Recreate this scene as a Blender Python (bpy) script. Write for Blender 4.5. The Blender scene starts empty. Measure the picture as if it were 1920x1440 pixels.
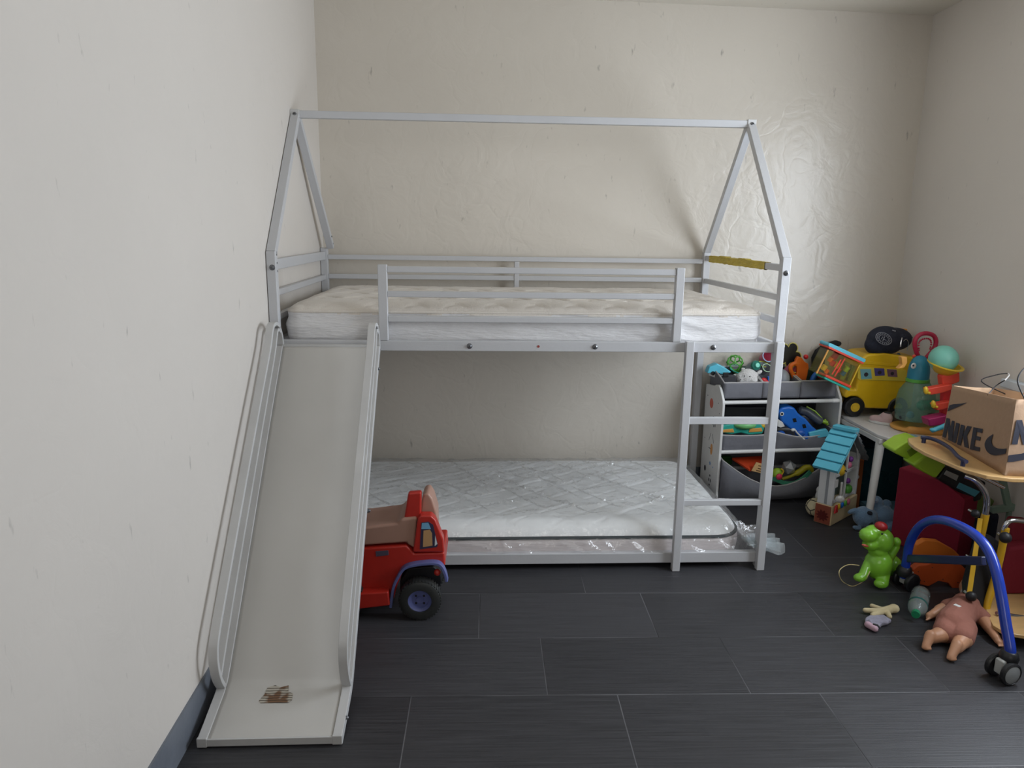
import bpy, bmesh, math, random
from mathutils import Vector, Matrix, Euler, noise
random.seed(7)
PI = math.pi
S = bpy.context.scene
COL = S.collection
V = Vector

# ------------------------------------------------------------------ camera
CAM = V((0.8202, -2.7505, 1.371)); CROT = Euler((1.3616, -0.0138, -0.0313), 'XYZ'); FPX = 1366.17
cd = bpy.data.cameras.new('camera'); cam = bpy.data.objects.new('camera', cd); COL.objects.link(cam)
cam.location = CAM; cam.rotation_euler = CROT
cd.sensor_fit = 'HORIZONTAL'; cd.sensor_width = 36; cd.lens = FPX * 36 / 1920; cd.clip_start = .05
S.camera = cam
CM = CROT.to_matrix()

def at(u, v, val, ax=1):
    """point of the place seen at a photo position, on the plane x/y/z = val"""
    d = CM @ V(((u - 960) / FPX, (720 - v) / FPX, -1))
    return CAM + d * ((val - CAM[ax]) / d[ax])

def mpp(P):
    """metres per photo pixel at P"""
    return -((CM.transposed() @ (V(P) - CAM)).z) / FPX

# ------------------------------------------------------------------ materials
def lin(c):
    return tuple((x / 255 / 12.92 if x / 255 <= .04045 else ((x / 255 + .055) / 1.055) ** 2.4) for x in c)
MATS = {}
def mat(name, rgb, rough=.5, metal=0., var=.06, vs=18., bump=0., bs=60., coat=0., trans=0., spec=.5, sheen=0., stretch=None):
    if name in MATS: return MATS[name]
    m = bpy.data.materials.new(name); m.use_nodes = True; nt = m.node_tree; N = nt.nodes; L = nt.links
    b = N['Principled BSDF']
    c = lin(rgb)
    tc = N.new('ShaderNodeTexCoord'); mp = N.new('ShaderNodeMapping')
    L.new(tc.outputs['Object'], mp.inputs['Vector'])
    if stretch: mp.inputs['Scale'].default_value = stretch
    n = N.new('ShaderNodeTexNoise'); n.inputs['Scale'].default_value = vs; n.inputs['Detail'].default_value = 4
    L.new(mp.outputs[0], n.inputs['Vector'])
    mx = N.new('ShaderNodeMix'); mx.data_type = 'RGBA'
    mx.inputs['A'].default_value = (*[x * (1 - var * 1.5) for x in c], 1)
    mx.inputs['B'].default_value = (*[min(1, x * (1 + var)) for x in c], 1)
    L.new(n.outputs['Fac'], mx.inputs['Factor']); L.new(mx.outputs['Result'], b.inputs['Base Color'])
    b.inputs['Roughness'].default_value = rough; b.inputs['Metallic'].default_value = metal
    b.inputs['Specular IOR Level'].default_value = spec
    if coat: b.inputs['Coat Weight'].default_value = coat; b.inputs['Coat Roughness'].default_value = .12
    if sheen: b.inputs['Sheen Weight'].default_value = sheen
    if trans:
        b.inputs['Transmission Weight'].default_value = trans; b.inputs['IOR'].default_value = 1.2
    if bump:
        n2 = N.new('ShaderNodeTexNoise'); n2.inputs['Scale'].default_value = bs; n2.inputs['Detail'].default_value = 5
        L.new(mp.outputs[0], n2.inputs['Vector'])
        bp = N.new('ShaderNodeBump'); bp.inputs['Strength'].default_value = bump; bp.inputs['Distance'].default_value = .01
        L.new(n2.outputs['Fac'], bp.inputs['Height']); L.new(bp.outputs[0], b.inputs['Normal'])
    MATS[name] = m
    return m

def film(name, rgb, alpha, rough=.12, bump=.3, bs=12., stretch=None, f0=.03):
    """thin clear or tinted plastic"""
    m = bpy.data.materials.new(name); m.use_nodes = True; nt = m.node_tree; N = nt.nodes; L = nt.links
    N.remove(N['Principled BSDF']); out = N['Material Output']
    tr = N.new('ShaderNodeBsdfTransparent'); tr.inputs[0].default_value = (*lin(rgb), 1)
    df = N.new('ShaderNodeBsdfDiffuse'); df.inputs[0].default_value = (*lin(rgb), 1)
    gl = N.new('ShaderNodeBsdfGlossy'); gl.inputs['Roughness'].default_value = rough
    m1 = N.new('ShaderNodeMixShader'); m1.inputs[0].default_value = alpha
    m2 = N.new('ShaderNodeMixShader')
    fr = N.new('ShaderNodeLayerWeight'); fr.inputs['Blend'].default_value = .5     # same from both sides of the sheet
    pw_ = N.new('ShaderNodeMath'); pw_.operation = 'POWER'; pw_.inputs[1].default_value = 4.; L.new(fr.outputs['Facing'], pw_.inputs[0])
    fm = N.new('ShaderNodeMath'); fm.operation = 'MULTIPLY_ADD'; fm.inputs[1].default_value = .45; fm.inputs[2].default_value = f0; L.new(pw_.outputs[0], fm.inputs[0])
    tc = N.new('ShaderNodeTexCoord'); mp = N.new('ShaderNodeMapping'); L.new(tc.outputs['Object'], mp.inputs[0])
    if stretch: mp.inputs['Scale'].default_value = stretch
    n = N.new('ShaderNodeTexNoise'); n.inputs['Scale'].default_value = bs; n.inputs['Detail'].default_value = 4
    L.new(mp.outputs[0], n.inputs['Vector'])
    bp = N.new('ShaderNodeBump'); bp.inputs['Strength'].default_value = bump; bp.inputs['Distance'].default_value = .02
    L.new(n.outputs['Fac'], bp.inputs['Height'])
    for x in (gl, fr): L.new(bp.outputs[0], x.inputs['Normal'])
    L.new(tr.outputs[0], m1.inputs[1]); L.new(df.outputs[0], m1.inputs[2])
    L.new(fm.outputs[0], m2.inputs[0]); L.new(m1.outputs[0], m2.inputs[1]); L.new(gl.outputs[0], m2.inputs[2])
    L.new(m2.outputs[0], out.inputs[0])
    MATS[name] = m
    return m

# ------------------------------------------------------------------ mesh builder
class MB:
    def __init__(s): s.bm = bmesh.new()
    def box(s, c, d, rot=None):
        M = Matrix.Translation(V(c)) @ (rot.to_4x4() if rot is not None else Matrix()) @ Matrix.Diagonal((d[0], d[1], d[2], 1))
        bmesh.ops.create_cube(s.bm, size=1, matrix=M); return s
    def b2(s, lo, hi):
        lo = V(lo); hi = V(hi); return s.box((lo + hi) / 2, hi - lo)
    def bar(s, p, q, w, h, up=(0, 0, 1)):
        """rectangular tube p->q, w across, h along up"""
        p = V(p); q = V(q); z = (q - p); l = z.length; z.normalize(); up = V(up)
        x = up.cross(z)
        if x.length < 1e-4: x = V((1, 0, 0)).cross(z)
        x.normalize(); y = z.cross(x)
        R = Matrix((x, y, z)).transposed()
        return s.box((p + q) / 2, (w, h, l), R)
    def ell(s, c, r, rot=None, n=20):
        r = (r, r, r) if not hasattr(r, '__len__') else r
        M = Matrix.Translation(V(c)) @ (rot.to_4x4() if rot is not None else Matrix()) @ Matrix.Diagonal((*r, 1))
        bmesh.ops.create_uvsphere(s.bm, u_segments=n, v_segments=max(6, n * 2 // 3), radius=1, matrix=M); return s
    def cyl(s, p, q, r1, r2=None, n=20):
        return s.tube([p, q], [r1, r1 if r2 is None else r2], n)
    def tube(s, path, r, n=12, closed=False, sect=None, up=None, caps=True):
        """sweep a circle (or a section of (a,b) points) along a path"""
        P = [V(p) for p in path]; k = len(P)
        rr = list(r) if hasattr(r, '__len__') else [r] * k
        rings = []; prev = None
        for i in range(k):
            if closed: t = P[(i + 1) % k] - P[i - 1]
            else: t = P[min(i + 1, k - 1)] - P[max(i - 1, 0)]
            t.normalize()
            if up is not None: a = V(up) - t * V(up).dot(t)
            elif prev is None:
                a = V((0, 0, 1)) - t * t.z
                if a.length < .1: a = V((1, 0, 0)) - t * t.x
            else: a = prev - t * prev.dot(t)
            a.normalize(); prev = a; b = t.cross(a)
            if sect: ring = [s.bm.verts.new(P[i] + a * (sa * rr[i]) + b * (sb * rr[i])) for sa, sb in sect]
            else: ring = [s.bm.verts.new(P[i] + (a * math.cos(2 * PI * j / n) + b * math.sin(2 * PI * j / n)) * rr[i]) for j in range(n)]
            rings.append(ring)
        m = len(rings[0])
        for i in range(k if closed else k - 1):
            A = rings[i]; B = rings[(i + 1) % k]
            for j in range(m):
                s.bm.faces.new((A[j], A[(j + 1) % m], B[(j + 1) % m], B[j]))
        if caps and not closed:
            s.bm.faces.new(rings[0][::-1]); s.bm.faces.new(rings[-1])
        return s
    def cap(s, p, q, r1, r2=None):
        """capsule with round ends"""
        r2 = r1 if r2 is None else r2; p = V(p); q = V(q); d = (q - p).normalized()
        path = []; rr = []
        for i in range(5):
            a = PI / 2 * i / 4; path.append(p - d * r1 * math.cos(a)); rr.append(max(r1 * math.sin(a), r1 * .02))
        for i in range(5):
            a = PI / 2 * (1 - i / 4); path.append(q + d * r2 * math.cos(a)); rr.append(max(r2 * math.sin(a), r2 * .02))
        return s.tube(path, rr, 14)
    def lathe(s, prof, c=(0, 0, 0), axis=(0, 0, 1), n=28, closed=False):
        R = V((0, 0, 1)).rotation_difference(V(axis).normalized()).to_matrix(); c = V(c); rings = []
        for r, z in prof:
            rings.append([s.bm.verts.new(c + R @ V((r * math.cos(2 * PI * j / n), r * math.sin(2 * PI * j / n), z))) for j in range(n)])
        for i in range(len(rings) - (0 if closed else 1)):
            A = rings[i]; B = rings[(i + 1) % len(rings)]
            for j in range(n): s.bm.faces.new((A[j], A[(j + 1) % n], B[(j + 1) % n], B[j]))
        if not closed:
            if prof[0][0] > 1e-4: s.bm.faces.new(rings[0][::-1])
            if prof[-1][0] > 1e-4: s.bm.faces.new(rings[-1])
        return s
    def prism(s, pts, ext):
        """polygon of 3-D points extruded by ext"""
        a = [s.bm.verts.new(V(p)) for p in pts]; b = [s.bm.verts.new(V(p) + V(ext)) for p in pts]; n = len(a)
        s.bm.faces.new(a); s.bm.faces.new(b[::-1])
        for i in range(n): s.bm.faces.new((a[i], b[i], b[(i + 1) % n], a[(i + 1) % n]))
        return s
    def out(s, pts, y, d):
        """outline at depth y with thickness d away from the camera"""
        return s.prism([at(u, v, y) for u, v in pts], (0, d, 0))
    def quad(s, *pts):
        s.bm.faces.new([s.bm.verts.new(V(p)) for p in pts]); return s
    def grid(s, f, nu, nv, cu=False):
        g = [[s.bm.verts.new(V(f(i / nu, j / nv))) for j in range(nv + 1)] for i in range(nu + 1)]
        for i in range(nu):
            for j in range(nv): s.bm.faces.new((g[i][j], g[i + 1][j], g[i + 1][j + 1], g[i][j + 1]))
        return s
    def build(s, name, m, parent=None, bevel=0., seg=2, smooth=True, sub=0, voxel=0., solid=0., world=True, relax=3, nomerge=False):
        if not nomerge: bmesh.ops.remove_doubles(s.bm, verts=s.bm.verts, dist=1e-6)
        bmesh.ops.recalc_face_normals(s.bm, faces=s.bm.faces)
        if parent is not None and world:
            r = parent
            while r.parent: r = r.parent
            if r.rotation_euler.z == 0: bmesh.ops.translate(s.bm, verts=s.bm.verts, vec=-r.location)
        me = bpy.data.meshes.new(name); s.bm.to_mesh(me); s.bm.free(); me.materials.append(m)
        o = bpy.data.objects.new(name, me); COL.objects.link(o)
        if parent is not None: o.parent = parent
        if smooth: me.polygons.foreach_set('use_smooth', [True] * len(me.polygons))
        if solid:
            md = o.modifiers.new('solid', 'SOLIDIFY'); md.thickness = solid; md.offset = 0
        if voxel:
            md = o.modifiers.new('remesh', 'REMESH'); md.mode = 'VOXEL'; md.voxel_size = voxel; md.use_smooth_shade = True
            md = o.modifiers.new('relax', 'SMOOTH'); md.iterations = relax; md.factor = .6
        if bevel:
            md = o.modifiers.new('bevel', 'BEVEL'); md.width = bevel; md.segments = seg; md.limit_method = 'ANGLE'; md.angle_limit = .6
            md.harden_normals = True
        elif smooth and not voxel and not sub:
            me.set_sharp_from_angle(angle=.7)
        if sub:
            md = o.modifiers.new('sub', 'SUBSURF'); md.levels = sub; md.render_levels = sub
        return o

def thing(name, label, cat, loc=(0, 0, 0), rz=0., group=None):
    o = bpy.data.objects.new(name, None); COL.objects.link(o); o.empty_display_size = .05
    o.location = loc; o.rotation_euler = (0, 0, rz); o['label'] = label; o['category'] = cat
    if group: o['group'] = group
    return o
def tag(o, label, cat, group=None):
    o['label'] = label; o['category'] = cat
    if group: o['group'] = group
    return o
def single(mb, name, label, cat, m, loc, group=None, **k):
    """a thing that is one mesh: origin moved to loc"""
    bmesh.ops.translate(mb.bm, verts=mb.bm.verts, vec=-V(loc))
    o = mb.build(name, m, None, **k); o.location = loc
    return tag(o, label, cat, group)
def struct(name, mb, m, **k):
    o = mb.build(name, m, None, **k); o['kind'] = 'structure'; return o
def lab(o, t): o['label'] = t; return o
def circ(c, r, n=24, ax='xz', ry=None, a0=0., a1=2 * PI):
    out = []
    for i in range(n):
        a = a0 + (a1 - a0) * i / n; ca = math.cos(a) * r; sa = math.sin(a) * (ry if ry else r)
        out.append(V(c) + (V((ca, 0, sa)) if ax == 'xz' else V((ca, sa, 0)) if ax == 'xy' else V((0, ca, sa))))
    return out
def smoothpath(pts, k=6, closed=False):
    """Catmull-Rom through 3-D points"""
    P = [V(p) for p in pts]; n = len(P); out = []
    for i in range(n if closed else n - 1):
        p0 = P[(i - 1) % n] if closed or i > 0 else P[0]; p1 = P[i]; p2 = P[(i + 1) % n]
        p3 = P[(i + 2) % n] if closed or i + 2 < n else P[-1]
        for j in range(k):
            t = j / k
            out.append(.5 * ((2 * p1) + (p2 - p0) * t + (2 * p0 - 5 * p1 + 4 * p2 - p3) * t * t + (3 * p1 - p0 - 3 * p2 + p3) * t ** 3))
    if not closed: out.append(P[-1])
    return out
RX = lambda a: Matrix.Rotation(a, 3, 'X')
RY = lambda a: Matrix.Rotation(a, 3, 'Y')
RZ = lambda a: Matrix.Rotation(a, 3, 'Z')

# ================================================================== SETTING
LW = -0.022; BW = 1.065; RW = 3.0; REAR = -4.3; H0 = 2.44
SH = .0198                      # the left wall runs a little out of square
def lwx(y): return LW - math.sin(SH) * (y - 1.0) * 1.0
# painted plaster
def plaster(name, rgb, rough, bump):
    m = bpy.data.materials.new(name); m.use_nodes = True; nt = m.node_tree; N = nt.nodes; L = nt.links
    b = N['Principled BSDF']; tc = N.new('ShaderNodeTexCoord')
    n = N.new('ShaderNodeTexNoise'); n.inputs['Scale'].default_value = 1.6; n.inputs['Detail'].default_value = 6
    L.new(tc.outputs['Object'], n.inputs['Vector'])
    c = lin(rgb); mx = N.new('ShaderNodeMix'); mx.data_type = 'RGBA'
    mx.inputs['A'].default_value = (*[x * .93 for x in c], 1); mx.inputs['B'].default_value = (*[x * 1.04 for x in c], 1)
    L.new(n.outputs['Fac'], mx.inputs['Factor'])
    # scuffs: small dark specks and thin vertical scratches
    sp = N.new('ShaderNodeTexNoise'); sp.inputs['Scale'].default_value = 38; sp.inputs['Detail'].default_value = 3
    ms = N.new('ShaderNodeMapping'); ms.inputs['Scale'].default_value = (1, 1, .32); L.new(tc.outputs['Object'], ms.inputs[0]); L.new(ms.outputs[0], sp.inputs['Vector'])
    rp = N.new('ShaderNodeValToRGB'); rp.color_ramp.elements[0].position = .70; rp.color_ramp.elements[1].position = .80
    L.new(sp.outputs['Fac'], rp.inputs[0])
    mx2 = N.new('ShaderNodeMix'); mx2.data_type = 'RGBA'; mx2.inputs['B'].default_value = (*[x * .62 for x in c], 1)
    L.new(rp.outputs[0], mx2.inputs['Factor']); L.new(mx.outputs['Result'], mx2.inputs['A']); L.new(mx2.outputs['Result'], b.inputs['Base Color'])
    b.inputs['Roughness'].default_value = rough
    # trowel relief
    h1 = N.new('ShaderNodeTexNoise'); h1.inputs['Scale'].default_value = 7; h1.inputs['Detail'].default_value = 6; h1.inputs['Distortion'].default_value = 1.6
    L.new(tc.outputs['Object'], h1.inputs['Vector'])
    h2 = N.new('ShaderNodeTexVoronoi'); h2.feature = 'DISTANCE_TO_EDGE'; h2.inputs['Scale'].default_value = 5
    ma = N.new('ShaderNodeMapping'); ma.inputs['Rotation'].default_value = (.3, .6, .2)
    w = N.new('ShaderNodeTexNoise'); w.inputs['Scale'].default_value = 4; L.new(tc.outputs['Object'], w.inputs['Vector'])
    av = N.new('ShaderNodeMix'); av.data_type = 'RGBA'; av.inputs['Factor'].default_value = .35
    L.new(tc.outputs['Object'], av.inputs['A']); L.new(w.outputs['Color'], av.inputs['B'])
    L.new(av.outputs['Result'], ma.inputs[0]); L.new(ma.outputs[0], h2.inputs['Vector'])
    rr = N.new('ShaderNodeValToRGB'); rr.color_ramp.elements[0].position = 0; rr.color_ramp.elements[1].position = .05
    L.new(h2.outputs['Distance'], rr.inputs[0])
    ad = N.new('ShaderNodeMath'); ad.operation = 'MULTIPLY_ADD'; ad.inputs[1].default_value = .10
    L.new(rr.outputs[0], ad.inputs[0]); L.new(h1.outputs['Fac'], ad.inputs[2])
    bp = N.new('ShaderNodeBump'); bp.inputs['Strength'].default_value = bump; bp.inputs['Distance'].default_value = .016
    L.new(ad.outputs[0], bp.inputs['Height']); L.new(bp.outputs[0], b.inputs['Normal'])
    return m
M_wall = plaster('cream_plaster', (210, 203, 192), .27, .21)
M_wallL = plaster('pale_plaster', (216, 210, 203), .5, .14)
M_ceil = plaster('ceiling_paint', (226, 220, 208), .6, .1)

def floor_mat():
    m = bpy.data.materials.new('charcoal_tile'); m.use_nodes = True; nt = m.node_tree; N = nt.nodes; L = nt.links
    b = N['Principled BSDF']; tc = N.new('ShaderNodeTexCoord'); sx = N.new('ShaderNodeSeparateXYZ'); L.new(tc.outputs['Object'], sx.inputs[0])
    def mt(op, a, b2=None, c=None):
        n = N.new('ShaderNodeMath'); n.operation = op
        for i, x in enumerate((a, b2, c)):
            if x is None: continue
            if isinstance(x, (int, float)): n.inputs[i].default_value = x
            else: L.new(x, n.inputs[i])
        return n.outputs[0]
    TW, TL, Y0, X0, OFF = .3139, .6197, -.1755, .7965, .3408
    r = mt('DIVIDE', mt('SUBTRACT', Y0 + 40 * TW, sx.outputs['Y']), TW)
    row = mt('FLOOR', r); fr = mt('FRACT', r)
    u = mt('SUBTRACT', mt('DIVIDE', mt('SUBTRACT', sx.outputs['X'], X0), TL), mt('MULTIPLY', mt('SUBTRACT', row, 40.), OFF))
    ucol = mt('FLOOR', u); fu = mt('FRACT', u)
    dy = mt('MULTIPLY', mt('MINIMUM', fr, mt('SUBTRACT', 1., fr)), TW)
    dx = mt('MULTIPLY', mt('MINIMUM', fu, mt('SUBTRACT', 1., fu)), TL)
    d = mt('MINIMUM', dx, dy)
    g = mt('SMOOTH_MIN', mt('DIVIDE', d, .0024), 1., .3)   # 0 in the joint
    wn = N.new('ShaderNodeTexWhiteNoise'); wn.noise_dimensions = '2D'; cb = N.new('ShaderNodeCombineXYZ')
    L.new(row, cb.inputs[0]); L.new(ucol, cb.inputs[1]); L.new(cb.outputs[0], wn.inputs['Vector'])
    mp = N.new('ShaderNodeMapping'); mp.inputs['Scale'].default_value = (1.6, 60, 1); L.new(tc.outputs['Object'], mp.inputs[0])
    st = N.new('ShaderNodeTexNoise'); st.inputs['Scale'].default_value = 3.; st.inputs['Detail'].default_value = 6; L.new(mp.outputs[0], st.inputs['Vector'])
    ad = mt('ADD', mt('MULTIPLY', wn.outputs['Value'], .35), st.outputs['Fac'])
    cr = N.new('ShaderNodeValToRGB'); cr.color_ramp.elements[0].position = .3; cr.color_ramp.elements[1].position = 1.
    cr.color_ramp.elements[0].color = (*lin((36, 36, 39)), 1); cr.color_ramp.elements[1].color = (*lin((68, 68, 72)), 1)
    L.new(ad, cr.inputs[0])
    dn = N.new('ShaderNodeTexNoise'); dn.inputs['Scale'].default_value = 2.2; L.new(tc.outputs['Object'], dn.inputs['Vector'])
    gc = N.new('ShaderNodeValToRGB'); gc.color_ramp.elements[0].position = .4; gc.color_ramp.elements[1].position = .62
    gc.color_ramp.elements[0].color = (*lin((40, 40, 43)), 1); gc.color_ramp.elements[1].color = (*lin((112, 112, 116)), 1)
    L.new(dn.outputs['Fac'], gc.inputs[0])
    mx = N.new('ShaderNodeMix'); mx.data_type = 'RGBA'; L.new(g, mx.inputs['Factor']); L.new(gc.outputs[0], mx.inputs['A']); L.new(cr.outputs[0], mx.inputs['B'])
    L.new(mx.outputs['Result'], b.inputs['Base Color'])
    rg = mt('MULTIPLY_ADD', st.outputs['Fac'], .22, .36); L.new(rg, b.inputs['Roughness'])
    bp = N.new('ShaderNodeBump'); bp.inputs['Strength'].default_value = .35; bp.inputs['Distance'].default_value = .003
    L.new(mt('ADD', mt('MULTIPLY', st.outputs['Fac'], .5), g), bp.inputs['Height']); L.new(bp.outputs[0], b.inputs['Normal'])
    return m
struct('floor', MB().b2((-.3, REAR - .1, -.1), (RW + .1, BW + .1, 0)), floor_mat(), smooth=False)
# left wall, slightly skewed, 0.1 m thick
a, b_ = lwx(REAR - .1), lwx(BW + .1)
struct('wall_left', MB().prism([(a, REAR - .1, 0), (b_, BW + .1, 0), (b_, BW + .1, 2.6), (a, REAR - .1, 2.6)], (-.1, 0, 0)), M_wallL, smooth=False)
struct('wall_back', MB().b2((-.2, BW, 0), (RW + .1, BW + .1, 2.6)), M_wall, smooth=False)
struct('wall_rear', MB().b2((-.2, REAR - .1, 0), (RW + .1, REAR, 2.6)), M_wall, smooth=False)
WY0, WY1, WZ0, WZ1 = -1.28, -0.03, .79, 2.05
wr = MB().b2((RW, WY1, 0), (RW + .14, BW + .1, 2.6)).b2((RW, REAR - .1, 0), (RW + .14, WY0, 2.6))
wr.b2((RW, WY0, 0), (RW + .14, WY1, WZ0)).b2((RW, WY0, WZ1), (RW + .14, WY1, 2.6))
struct('wall_right', wr, M_wallL, smooth=False)
struct('ceiling', MB().prism([(-.2, REAR - .1, 2.60), (RW + .14, REAR - .1, 2.50), (RW + .14, BW + .1, 2.425), (-.2, BW + .1, 2.485)], (0, 0, .1)), M_ceil, smooth=False)
M_slate = mat('slate_skirting', (112, 118, 128), .45, bump=.15, bs=30, var=.2, vs=6)
M_base = mat('pale_skirting', (176, 172, 162), .5)
struct('baseboard_left', MB().prism([(lwx(REAR), REAR, 0), (lwx(.96), .96, 0), (lwx(.96), .96, .112), (lwx(REAR), REAR, .112)], (.006, 0, 0)), M_slate, smooth=False)
struct('baseboard_back', MB().b2((LW, BW - .008, 0), (RW, BW, .1)), M_slate, smooth=False)
struct('baseboard_right', MB().b2((RW - .008, REAR, 0), (RW, BW - .01, .1)), M_slate, smooth=False)
M_frame = mat('white_window_frame', (226, 228, 230), .4)
w = MB()
for y in (WY0 + .02, (WY0 + WY1) / 2, WY1 - .02): w.b2((RW + .05, y - .02, WZ0), (RW + .09, y + .02, WZ1))
for z in (WZ0 + .02, WZ1 - .02): w.b2((RW + .05, WY0, z - .02), (RW + .09, WY1, z + .02))
win = struct('window_1', w, M_frame, smooth=False)
MB().b2((RW + .068, WY0 + .03, WZ0 + .03), (RW + .071, WY1 - .03, WZ1 - .03)).build('window_pane', film('window_glass', (250, 252, 255), 0., .02, .0), win, smooth=False)
MB().b2((RW - .035, WY0 - .05, WZ0 - .035), (RW + .05, WY1 + .2, WZ0 - .0)).build('window_sill', mat('pale_blue_sill', (206, 216, 226), .4), win, bevel=.004)

# ================================================================== BUNK BED
M_wm = mat('white_powder_coat', (194, 195, 198), .38, var=.05, vs=5, bump=.05, bs=90)
M_wmd = mat('scuffed_white_steel', (196, 196, 196), .42, var=.1, vs=7, bump=.04, bs=40)
M_bolt = mat('steel_bolt', (120, 122, 126), .35, .7, var=.2)
BL, BWD, ZK, ZR, ZU = 1.98, 1.0057, 1.2686, 1.83, .95
bed = thing('bunk_bed', 'white metal house-frame low bunk bed with ladder and roof beam', 'bed', (0, 0, 0), SH)
T = .034; B_ = .0025
def part(mb, name, m=M_wm, parent=None, bevel=B_, **k): return mb.build(name, m, parent or bed, bevel=bevel, world=False, **k)
def bolt(p, d, parent, r=.0085):
    p = V(p); d = V(d).normalized()
    MB().lathe([(.0, -.004), (r * 1.3, -.004), (r * 1.3, 0), (r, .001), (r * .95, .005), (r * .45, .0075), (r * .4, .0035), (0, .0035)], p, d, 16).build('bolt', M_bolt, parent, world=False)
xs = ((0, T), (BL - T, BL)); ys = ((0, T), (BWD - T, BWD))
for i, (x0, x1) in enumerate(xs):
    for j, (y0, y1) in enumerate(ys):
        z1 = ZK + (.012 if j == 0 else -.0)
        p = part(MB().b2((x0, y0, .0), (x1, y1, z1)), 'post')
        sx = x1 if i else x0
        if j == 0:
            bolt(((x0 + x1) / 2 + (.004 if i == 0 else 0), y0, ZK - .048), (0, -1, 0), p)
            for zz in (.0, -.03, -.06):
                if i == 0: MB().cyl((x1 + .0004, y1 - .012, ZK + zz - .002), (x1 + .001, y1 - .012, ZK + zz - .002), .004, n=10).build('screw', M_bolt, p, world=False)
            if i == 1:
                bolt((x1, y0 + .01, .935), (1, 0, 0), p); bolt((x1, y0 + .012, .035), (.3, -1, 0), p, .006)
# roof bars and ridge
for i, xc in enumerate((T / 2, BL - T / 2)):
    top = V((xc, BWD / 2, ZR)); f = V((xc, T / 2, ZK + .004)); bk = V((xc, BWD - T / 2, ZK))
    if i == 0: bk += V((.034, -.012, .004))
    rb = part(MB().bar(f, top, T, .03, (0, 1, 0)), 'roof_bar'); rb2 = part(MB().bar(bk, top + V((0, .004, 0)), T, .03, (0, 1, 0)), 'roof_bar')
    if i == 0:
        for k in (0, .03): MB().cyl((xc + .034 - T / 2 - .001, BWD - T / 2 - .028 - k * .8, ZK + .02 + k * 1.2), (xc + .034 + T / 2 + .0006, BWD - T / 2 - .028 - k * .8, ZK + .02 + k * 1.2), .004, n=8).build('bolt_hole', M_bolt, rb2, world=False)
    bolt((xc, BWD / 2 - .018, ZR - .002), (0, -1, .2), rb)
    part(MB().box((xc, BWD / 2, ZR + .002), (T + .004, .038, .034)), 'ridge_bracket', M_wmd)
part(MB().b2((T, BWD / 2 - .015, ZR - .015), (BL - T, BWD / 2 + .015, ZR + .015)), 'ridge_beam')
# end rails
for i, (x0, x1) in enumerate(((.004, .026), (BL - .026, BL - .004))):
    for k, (z0, z1) in enumerate(((1.21, 1.25) if i == 0 else (1.226, 1.252), (1.112, 1.136), (1.02, 1.044), (.915, .945))):
        part(MB().b2((x0, T, z0), (x1, BWD - T, z1)), 'end_rail')
M_tape = mat('yellow_tape', (196, 172, 30), .45, bump=.6, bs=120, var=.35, vs=60, stretch=(1, .2, 1))
tp = MB()
def tapef(s, t):
    a = 2 * PI * t; y = .19 + s * .72
    w2, h2 = .0135, .0155
    c, sn = math.cos(a), math.sin(a); m_ = max(abs(c), abs(sn))
    rag = .003 * noise.noise(V((y * 30, t * 9, 0))) + (.004 if (.30 < s < .42 or .66 < s < .8) and sn > .6 else 0)
    return (BL - .015 + w2 * c / m_, y, 1.239 + (h2 + rag) * sn / m_)
tp.grid(tapef, 60, 16)
part(tp, 'yellow_tape', M_tape, bevel=0)
# back rails
for z0, z1 in ((1.211, 1.235), (1.115, 1.139), (.90, .95)):
    part(MB().b2((T, BWD - .026, z0), (BL - T, BWD - .004, z1)), 'back_rail')
part(MB().b2((.972, BWD - .030, .95), (.996, BWD - .002, 1.211)), 'back_stile')
# front guard rail
gr = part(MB().b2((.407, .0, ZU), (.441, .03, 1.236)), 'guard_post'); gr2 = part(MB().b2((1.538, .0, ZU), (1.570, .03, 1.236)), 'guard_post')
for z0, z1 in ((1.207, 1.230), (1.115, 1.137), (1.021, 1.043)):
    part(MB().b2((.441, .004, z0), (1.538, .026, z1)), 'guard_rail')
# side rails of the upper bunk
fr = part(MB().b2((T, .0, .911), (BL - T, .03, ZU)), 'front_side_rail')
for x in (.75, 1.235, 1.70): bolt((x, 0, .931), (0, -1, 0), fr)
MB().cyl((1.015, .0, .931), (1.015, -.0012, .931), .005, n=12).build('red_plug', mat('red_plug', (150, 60, 55), .5), fr, world=False)
part(MB().b2((T, .0, .026), (BL - T - .0, .03, .070)), 'lower_front_rail')
part(MB().b2((T, BWD - .03, .026), (BL - T, BWD, .070)), 'lower_back_rail')
for x0 in (.006, BL - .03): part(MB().b2((x0, T, .026), (x0 + .024, BWD - T, .066)), 'lower_end_rail')
for k in range(9):
    x = .12 + k * .216
    part(MB().b2((x, .03, .915), (x + .04, BWD - .026, .93)), 'upper_slat')
# ladder
lad = part(MB().b2((1.585, -.028, .0), (1.617, -.001, .957)), 'ladder_rail', bevel=.003)
part(MB().b2((1.940, -.028, .0), (1.972, -.001, .957)), 'ladder_rail', bevel=.003)
for z0, z1 in ((.626, .654), (.284, .308)):
    part(MB().b2((1.616, -.022, z0), (1.941, -.002, z1)), 'ladder_rung')
M_rub = mat('black_rubber', (26, 26, 28), .7)

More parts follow.
